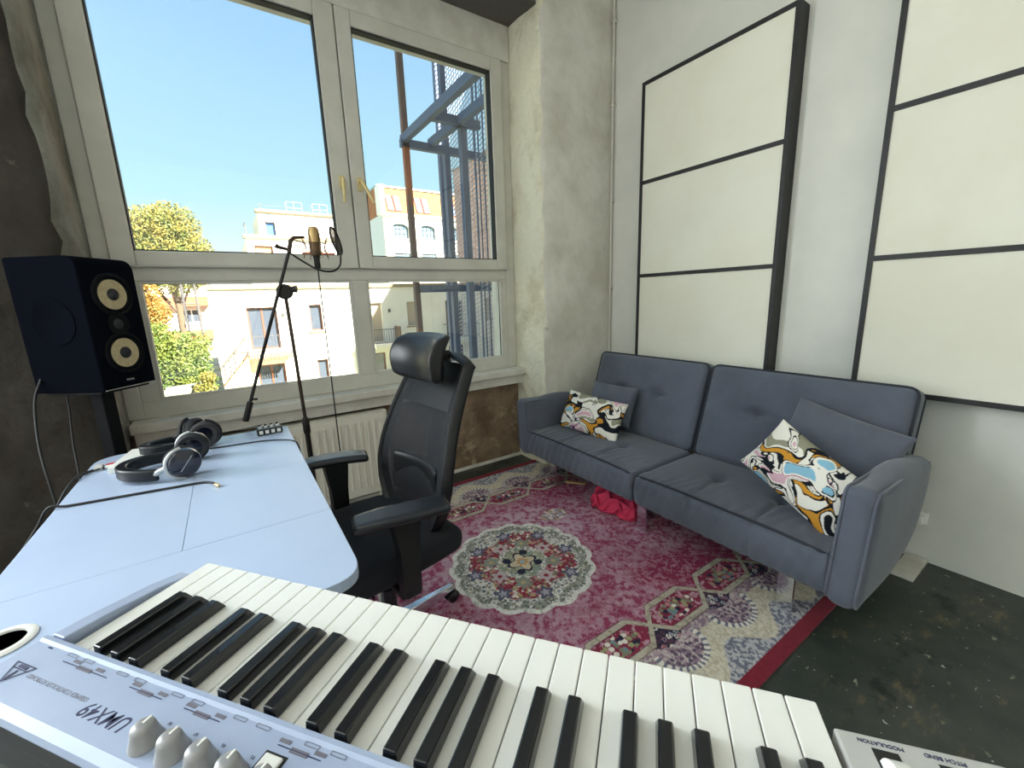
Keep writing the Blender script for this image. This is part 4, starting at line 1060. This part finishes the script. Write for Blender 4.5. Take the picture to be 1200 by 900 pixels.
# arms
for s in (-1, 1):
    a_ = MB().prism(rounded_poly([(-.028, .40), (.028, .40), (.034, .56), (.045, .665), (-.045, .665), (-.030, .56)], .012, 4), -.02, .02,
                    Matrix(((1,0,0,0), (0,0,1,0), (0,1,0,0), (0,0,0,1)))).build('arm_support', pl_m, ch, smooth=30); a_.location = (-.045, s*.285, 0)
    MB().box(-.03, .03, -s*.0-.14 if s > 0 else 0, 0 if s > 0 else .14, .385, .41).build('arm_bracket', pl_m, a_, bevel=.006)
    def armf(P, U):
        P = P.copy(); u, v, w = U[:, 0], U[:, 1], U[:, 2]
        P[:, 1] *= 1-.12*u**2; P[:, 2] += -.016*np.clip(-u-.35, 0, 1)**1.4*1.3-.006*np.clip(u, 0, 1)**2; P[:, 1] += .012*(u**2)*-s; return P
    p_ = plain('arm_pad', rbox_mesh('pad', (.140, .050, .015), .0145, (26, 12, 6), armf), pad_m, ch); p_.location = (-.055, s*.300, .681); p_.rotation_euler = (0, 0, R(-17))
# gas lift, base, casters
MB().lathe([(.028, .09), (.028, .24), (.018, .24), (.018, .375)], 20).build('gas_lift', pl_m, ch, smooth=40)
MB().lathe([(.045, .055), (.055, .075), (.05, .105), (.03, .115)], 24).build('base_hub', chrome_m, ch, smooth=40)
for k in range(5):
    a_ = R(6+72*k); d = Vector((math.cos(a_), math.sin(a_), 0)); n_ = Vector((-d.y, d.x, 0))
    V = []
    for r_, w_, z0, z1 in ((.035, .026, .055, .105), (.16, .021, .058, .094), (.295, .016, .058, .080), (.308, .010, .060, .076)):
        V += [tuple(d*r_-n_*w_+Vector((0, 0, z0))), tuple(d*r_+n_*w_+Vector((0, 0, z0))), tuple(d*r_+n_*w_*.7+Vector((0, 0, z1))), tuple(d*r_-n_*w_*.7+Vector((0, 0, z1)))]
    Fs = [(3, 2, 1, 0), (12, 13, 14, 15)]+[(4*i+j, 4*i+(j+1) % 4, 4*i+4+(j+1) % 4, 4*i+4+j) for i in range(3) for j in range(4)]
    MB().add(V, Fs).build('base_leg', chrome_m, ch, bevel=.003)
    cz = d*.292
    c_ = MB().lathe([(0, -.010), (.022, -.010), (.027, -.006), (.027, .006), (.022, .010), (0, .010)], 20, Matrix.Translation(cz+Vector((0, 0, .0275))+n_*.014) @ Matrix.Rotation(a_, 4, 'Z') @ Matrix.Rotation(PI/2, 4, 'X')).build('caster', pl_m, ch, smooth=40)
    MB().lathe([(0, -.010), (.022, -.010), (.027, -.006), (.027, .006), (.022, .010), (0, .010)], 20, Matrix.Translation(cz+Vector((0, 0, .0275))-n_*.014) @ Matrix.Rotation(a_, 4, 'Z') @ Matrix.Rotation(PI/2, 4, 'X')).build('wheel', pl_m, c_, smooth=40)
    MB().tube([cz+Vector((0, 0, .03)), cz+Vector((0, 0, .066))], .007, 8).build('stem', pl_m, c_)

# ================================================================== LOUDSPEAKER AND STAND
a_front = math.atan2(-.60, .80)                      # direction the front faces
sp_ = thing('studio_monitor', 'black studio monitor with two beige cones on a tall stand', 'loudspeaker', (-.452, 2.262, 1.005), a_front)
SW, SD, SH = .215, .268, .490
cab_m = mat('monitor_black', S(15, 17, 24), .8, spec=0); flax_m = mat('flax_cone', S(196, 180, 142), .7, col2=S(180, 162, 124), nscale=60); ring_m = mat('monitor_ring', S(12, 13, 17), .5, spec=.12); cap_m = mat('dust_cap', S(24, 25, 30), .55)
poly = rounded_poly([(-SD/2, -SW/2, .012), (SD/2, -SW/2, .012), (SD/2, SW/2, .012), (-SD/2, SW/2, .012)], .01, 4)
Mside = Matrix(((1,0,0,0), (0,0,1,0), (0,1,0,0), (0,0,0,1)))
prof = rounded_poly([(-SD/2, 0, .006), (SD/2, 0, .006), (SD/2, SH, .05), (-SD/2, SH, .012)], .01, 6)
MB().prism(prof, -SW/2, SW/2, Mside).build('cabinet', cab_m, sp_, bevel=.010, seg=3, smooth=30)
def driver(z, r):
    Mf = Matrix.Translation((SD/2, 0, z)) @ Matrix.Rotation(PI/2, 4, 'Y')
    d_ = MB().lathe([(r*1.20, -.002), (r*1.20, .004), (r*1.14, .008), (r*1.02, .008), (r*.98, .001)], 40, Mf, False).build('driver_ring', ring_m, sp_, smooth=40)
    MB().lathe([(r*1.0, .002), (r*.93, .006), (r*.84, .002)], 40, Mf, False).build('surround', ring_m, d_, smooth=60)
    MB().lathe([(r*.84, .002), (r*.30, -.0005), (0, -.0005)], 40, Mf @ Matrix.Translation((0, 0, .001))).build('cone', flax_m, d_, smooth=60)
    MB().lathe([(r*.33, .001), (r*.33, .006), (r*.25, .011), (0, .014)], 28, Mf).build('dust_cap', cap_m, d_, smooth=50)
driver(.355, .066); driver(.135, .066)
Mf = Matrix.Translation((SD/2, 0, .245)) @ Matrix.Rotation(PI/2, 4, 'Y')
tw = MB().lathe([(.042, -.001), (.042, .003), (.036, .004), (.020, .0005)], 36, Mf).build('tweeter_plate', ring_m, sp_, smooth=40)
MB().lathe([(.020, .0005), (.014, .006), (0, .009)], 24, Mf).build('tweeter', cap_m, tw, smooth=60)
for s in (-1, 1):
    Ms = Matrix.Translation((0, s*SW/2, .26)) @ Matrix.Rotation(-s*PI/2, 4, 'X')
    MB().lathe([(.084, -.001), (.084, .002), (.078, .003), (.074, .001), (0, .001)], 44, Ms).build('side_radiator', cab_m, sp_, smooth=40)
me = text_mesh('FOCAL', .010); lt = plain('lettering', me, mat('white_print', S(200, 200, 200), .5), sp_); lt.matrix_local = Matrix.Translation((SD/2+.0006, 0, .030)) @ Matrix(((0,0,1,0), (1,0,0,0), (0,1,0,0), (0,0,0,1)))
MB().box(SD/2-.010, SD/2+.004, -SW/2+.004, SW/2-.004, .0015, .006).build('front_lip', chrome_m, sp_, bevel=.001)
stn = thing('speaker_stand', 'black square pole speaker stand behind the desk corner', 'stand', (-.452, 2.262, 0), a_front)
MB().box(-.11, .11, -.10, .10, .994, 1.0045).build('top_plate', dk_steel, stn, bevel=.003)
MB().box(-.026, .026, -.026, .026, .02, .994).build('pole', dk_steel, stn, bevel=.004)
MB().box(-.12, .12, -.11, .11, 0.0115, .0305).build('base_plate', dk_steel, stn, bevel=.004)

# ================================================================== MICROPHONE STAND
ms = thing('microphone_stand', 'black microphone stand with long angled boom in front of the radiator', 'microphone stand', (.262, 2.30, 0))
mets_m = mat('stand_black', S(26, 24, 24), .4, .3); lit_stand_m = mat('stand_sheen', S(70, 58, 50), .35, .6)  # second tone puts brownish light on the upper stand parts into colour
def L(x, y, z): return (x-.262, y-2.30, z)
MB().lathe([(.125, .0115), (.125, .024), (.10, .032), (.02, .040), (.02, .06)], 36).build('base', mets_m, ms, smooth=30)
MB().tube([(0, 0, .06), (0, 0, .70)], .0125, 12).build('lower_tube', mets_m, ms, smooth=50)
MB().lathe([(.015, .65), (.017, .66), (.017, .72), (.012, .735)], 16).build('height_clutch', mets_m, ms, smooth=40)
MB().tube([(0, 0, .72), (-.012, 0, 1.345)], .0085, 12).build('upper_tube', lit_stand_m, ms, smooth=50)
MB().lathe([(.030, -.026), (.036, -.014), (.036, .016), (.028, .026)], 20, Matrix.Translation((-.014, -.008, 1.362)) @ Matrix.Rotation(PI/2, 4, 'X')).build('boom_clutch', mets_m, ms, smooth=40)
MB().tube([(.012, -.02, 1.372), (.036, -.03, 1.372)], [.012, .018], 10).build('clutch_knob', mets_m, ms, smooth=40)
bp0 = Vector(L(.016, 2.262, .80)); bp1 = Vector(L(.285, 2.262, 1.542))
bm_ = MB().tube([bp0, bp1], .0075, 12).build('boom_tube', mets_m, ms, smooth=50)
MB().tube([bp0-(bp1-bp0)*.035, bp0+(bp1-bp0)*.085], .0135, 12).build('boom_grip', mets_m, bm_, smooth=50)
MB().tube([bp0+(bp1-bp0)*.10, bp0+(bp1-bp0)*.10+Vector((.026, 0, -.004))], .005, 8).build('boom_screw', mets_m, bm_, smooth=50)
MB().tube([bp1, bp1+Vector((.014, 0, .05)), bp1+Vector((.03, 0, .066)), bp1+Vector((.075, 0, .070))], [.010, .010, .009, .006], 10).build('adapter', lit_stand_m, ms, smooth=50)
MB().tube([bp1+Vector((-.005, 0, .012)), bp1+Vector((-.04, 0, .020)), bp1+Vector((-.052, 0, .028))], [.007, .009, .012], 10).build('wing_knob', lit_stand_m, ms, smooth=50)
# microphone with its shock mount
mic = thing('microphone', 'gold and bronze studio condenser microphone in a wire shock mount', 'microphone', (.402, 2.262, 1.528)); mic.scale = (1.22, 1.22, 1.18)
gold_m = mat('champagne_metal', S(190, 160, 112), .35, .8); bron_m = mat('bronze_body', S(120, 96, 70), .4, .6)
MB().lathe([(.018, .0), (.021, .004), (.022, .05), (.0215, .052)], 24).build('body', bron_m, mic, smooth=40)
MB().lathe([(.0212, .052), (.0212, .086), (.019, .104), (.013, .112), (0, .114)], 24).build('grille', gold_m, mic, smooth=40)
MB().lathe([(.010, -.052), (.0115, -.046), (.0115, -.012), (.014, 0)], 16).build('connector', mets_m, mic, smooth=40)
sm = MB()
for z, r_ in ((.018, .034), (.048, .034)): sm.tube([(r_*math.cos(2*PI*k/24), r_*math.sin(2*PI*k/24), z) for k in range(25)], .0018, 6)
sm.build('cradle_ring', bron_m, mic, smooth=60)
for k in range(8):
    a_ = 2*PI*k/8+.3; c_, s_ = math.cos(a_), math.sin(a_); MB().tube([(.046*c_, .046*s_, -.006 if k % 2 else .065), (.036*c_, .036*s_, .03), (.050*c_, .050*s_, .075 if k % 2 else -.012)], .0017, 6).build('cradle_wire', bron_m, mic)
for z in (.022, .046): MB().tube([(-.034, 0, z), (-.075, 0, .060 if z > .03 else .040)], .0026, 6).build('cradle_arm', bron_m, mic)
# pop filter on a gooseneck
pf = thing('pop_filter', 'round black pop filter on a thin looping gooseneck beside the microphone', 'pop filter', (.50, 2.262, 1.60))
Mp = Matrix.Rotation(R(-14), 4, 'Y') @ Matrix.Rotation(R(62), 4, 'Z') @ Matrix.Rotation(PI/2, 4, 'X')
MB().tube([Mp @ Vector((.066*math.cos(2*PI*k/36), .066*math.sin(2*PI*k/36), 0)) for k in range(37)], .005, 8).build('hoop', mets_m, pf, smooth=60)
MB().lathe([(0, -.001), (.064, -.001), (.064, .001), (0, .001)], 36, Mp).build('screen', mesh_mat('pop_mesh', S(60, 52, 48), .75), pf, smooth=60)
def catmull(pts, n=8):
    P = [Vector(p) for p in pts]; P = [2*P[0]-P[1]]+P+[2*P[-1]-P[-2]]; out = []
    for i in range(1, len(P)-2):
        for k in range(n):
            t_ = k/n; a, b, c, d = P[i-1], P[i], P[i+1], P[i+2]
            out.append(.5*((2*b)+(c-a)*t_+(2*a-5*b+4*c-d)*t_*t_+(3*b-a-3*c+d)*t_**3))
    out.append(P[-2]); return out
gn = [(.285, 2.256, 1.54), (.33, 2.25, 1.505), (.40, 2.245, 1.462), (.465, 2.25, 1.455), (.505, 2.258, 1.485), (.515, 2.262, 1.535)]
MB().tube([Vector(p)-Vector((.50, 2.262, 1.60)) for p in catmull(gn)], .0042, 8).build('gooseneck', mets_m, pf, smooth=60)
cb = mat('cable_rubber', S(20, 20, 22), .55)
def cable(label, pts, r=.0035, n=8, group=None):
    base = Vector((pts[0][0], pts[0][1], min(p[2] for p in pts)))
    o = MB().tube([p-base for p in catmull(pts, n)], r, 8).build('cable', cb, smooth=60); o.location = base
    return tag(o, label, 'cable', group)
cable('thin black cable hanging straight down from the microphone', [(.402, 2.262, 1.484), (.402, 2.262, 1.40), (.403, 2.268, 1.1), (.404, 2.275, .8), (.403, 2.28, .45), (.398, 2.285, .03)], .0032)

# ================================================================== DESK CLUTTER
hp_blk = mat('headphone_black', S(18, 20, 26), .38); hp_navy = mat('headphone_navy', S(26, 30, 48), .18, coat=.6); hp_sil = mat('headphone_silver', S(190, 192, 192), .3, .5); hp_pad = mat('ear_pad', S(52, 50, 54), .75)
def headphones(label, loc, rotz, pads_m, cupturn, yoke, dist=.075):
    """headband arc lies flat on the table, ear cups stand on edge; local: arc opens to +x, cups at y = -+dist"""
    t = thing('headphones', label, 'headphones', loc, rotz); t.scale = (1.2, 1.2, 1.2)
    arc = [(-.097*math.cos(b), (dist+.005)*math.sin(b)) for b in [R(-88+176*k/20) for k in range(21)]]
    V = []; Fs = []; hz = .016
    for k, (x, y) in enumerate(arc):
        th = .007+.006*math.sin(PI*k/20); n_ = Vector((x*.6, y*1.3, 0)).normalized(); z = .022+.006*math.sin(PI*k/20)
        for s1, s2 in ((-1, -1), (1, -1), (1, 1), (-1, 1)): V.append((x+n_.x*th*s1, y+n_.y*th*s1, z+hz*s2))
    Fs = [(3, 2, 1, 0), (80, 81, 82, 83)]+[(4*i+j, 4*i+(j+1) % 4, 4*i+4+(j+1) % 4, 4*i+4+j) for i in range(20) for j in range(4)]
    MB().add(V, Fs).build('headband', hp_blk, t, bevel=.005, seg=3, smooth=40)
    for s in (-1, 1):
        turn = R(cupturn[0] if s < 0 else cupturn[1])
        Mc = Matrix.Translation((.052, s*dist, .0445)) @ Matrix.Rotation(turn, 4, 'Z') @ Matrix.Rotation(s*-PI/2, 4, 'X')
        c_ = MB().lathe([(.026, -.004), (.036, -.002), (.0405, .004), (.0405, .012), (.037, .020), (.028, .0235), (0, .0245)], 32, Mc).build('ear_cup', hp_navy, t, smooth=45)
        MB().lathe([(.022, -.006), (.026, -.020), (.036, -.022), (.0425, -.014), (.0425, -.006), (.036, -.002)], 32, Mc, False).build('ear_pad', pads_m, c_, smooth=60)
        MB().tube([Mc @ Vector((.0425*math.cos(b), .0425*math.sin(b), .010)) for b in [R(95+170*k/16) for k in range(17)]], .005, 8).build('yoke', yoke, t, smooth=60)
        MB().tube([(arc[0 if s < 0 else -1][0]-.004, arc[0 if s < 0 else -1][1], .026), Mc @ Vector((-.042, 0, .010))], [.009, .006], 8).build('slider', yoke, t, smooth=60)
        if yoke is hp_sil:
            MB().box(-.024, .024, -.0008, .0008, .0244, .0252, Mc @ Matrix.Rotation(R(50), 4, 'Z')).build('cup_line', hp_sil, c_)
    return t
headphones('black and silver headphones with a glossy navy cup, lying nearest the keyboard', (-.238, 1.79, ZD), R(-6), mat('ear_pad_black', S(30, 30, 34), .7), (28, 0), hp_sil)
headphones('black headphones with grey ear pads facing outwards, beside the small mixer', (-.215, 2.055, ZD), R(24), hp_pad, (150, 30), hp_blk, .045)
o = MB().prism(rounded_poly([(-.041, -.105), (.041, -.105), (.041, .105), (-.041, .105)], .004, 3), 0, .022).build('white_box', white_m, bevel=.002); o.location = (-.352, 1.995, ZD); o.rotation_euler = (0, 0, R(-10))
tag(o, 'flat white box lying on the desk behind the headphones', 'box')
mx = thing('mini_mixer', 'small black four channel mixer with white knobs at the desk end', 'mixer', (.088, 2.068, ZD), R(2))
MB().box(-.048, .048, -.032, .032, .003, .026).build('case', black_m, mx, bevel=.003)
for k in range(4):
    kn = MB().lathe([(.0075, 0), (.0075, .007), (.006, .009), (0, .009)], 16).build('knob', hp_sil, mx, smooth=40); kn.location = (-.034+.0225*k, -.006, .026)
    MB().box(-.041+.0225*k, -.027+.0225*k, -.0335, -.0318, .007, .022).build('jack_plate', white_m, mx)
    j_ = MB().lathe([(.005, 0), (.005, .010), (.003, .012)], 12, Matrix.Translation((-.034+.0225*k, .018, .026))).build('jack_socket', black_m, mx, smooth=40)
for x in (-.04, .04):
    for y in (-.024, .024): MB().box(x-.005, x+.005, y-.005, y+.005, 0, .003).build('foot', seal_m, mx)
zc = ZD+.004
cable('black cable with a brass tip lying across the white desk', [(-.60, 1.66, .60), (-.53, 1.655, .70), (-.494, 1.65, zc+.003), (-.45, 1.642, zc), (-.32, 1.622, zc), (-.22, 1.606, zc), (-.14, 1.592, zc), (-.11, 1.568, zc), (-.102, 1.545, zc)], .0038)
o = MB().tube([(0, 0, 0), (.006, -.014, 0), (.009, -.022, 0)], [.0055, .0055, .003], 10).build('jack_plug', mat('brass_plug', S(206, 176, 120), .3, .8), smooth=50); o.location = (-.101, 1.542, ZD+.006); tag(o, 'small brass plug at the end of the desk cable', 'plug')
cable('thin cable running from the headphones over the desk edge by the chair', [(-.15, 1.985, zc), (-.08, 1.965, zc), (.0, 1.955, zc), (.06, 1.94, zc), (.12, 1.905, zc), (.157, 1.86, zc), (.172, 1.845, ZD-.02), (.176, 1.84, ZD-.12)], .0028)
cable('thin wire from the grey padded headphones to the small mixer', [(-.10, 2.09, ZD+.03), (-.03, 2.10, ZD+.028), (.04, 2.105, ZD+.03), (.065, 2.095, ZD+.036)], .0018)
cable('black cable hanging in a loop from the studio monitor', [(-.60, 2.24, 1.06), (-.62, 2.20, .98), (-.615, 2.12, .84), (-.595, 2.05, .72), (-.575, 2.0, .55), (-.57, 1.98, .3), (-.57, 1.97, .03)], .0042)
cable('black cable falling straight from the rear of the studio monitor', [(-.56, 2.31, 1.0), (-.562, 2.30, .92), (-.56, 2.24, .80), (-.548, 2.17, .70), (-.545, 2.10, .5), (-.55, 2.06, .03)], .0036)
red_m = mat('red_plug', S(206, 40, 34), .5)
rc = thing('phono_lead', 'pair of phono leads with red and white plugs at the desk edge', 'cable', (-.43, 1.99, ZD))
for k, (dy, m_) in enumerate(((0, red_m), (-.022, white_m))):
    p0 = Vector((.0, dy, .008))
    MB().tube([p0, p0+Vector((.03, .005, 0))], .0055, 10).build('plug', m_, rc, smooth=50)
    MB().tube([p0+Vector((.03, .005, 0)), p0+Vector((.075, .012, .0))], .0075, 10).build('plug_body', black_m, rc, smooth=50)
    MB().tube(catmull([p0, p0+Vector((-.045, -.03, -.003)), p0+Vector((-.062, -.09, 0)), p0+Vector((-.09, -.16, -.05)), p0+Vector((-.13, -.28-.02*k, -.18)), p0+Vector((-.16, -.42, -.40))]), .003, 8).build('lead', cb, rc, smooth=50)
MB().box(-.028, -.006, -.030, .008, 0, .017).build('cable_tag', mat('clear_tag', S(214, 214, 210), .3), rc, bevel=.003)
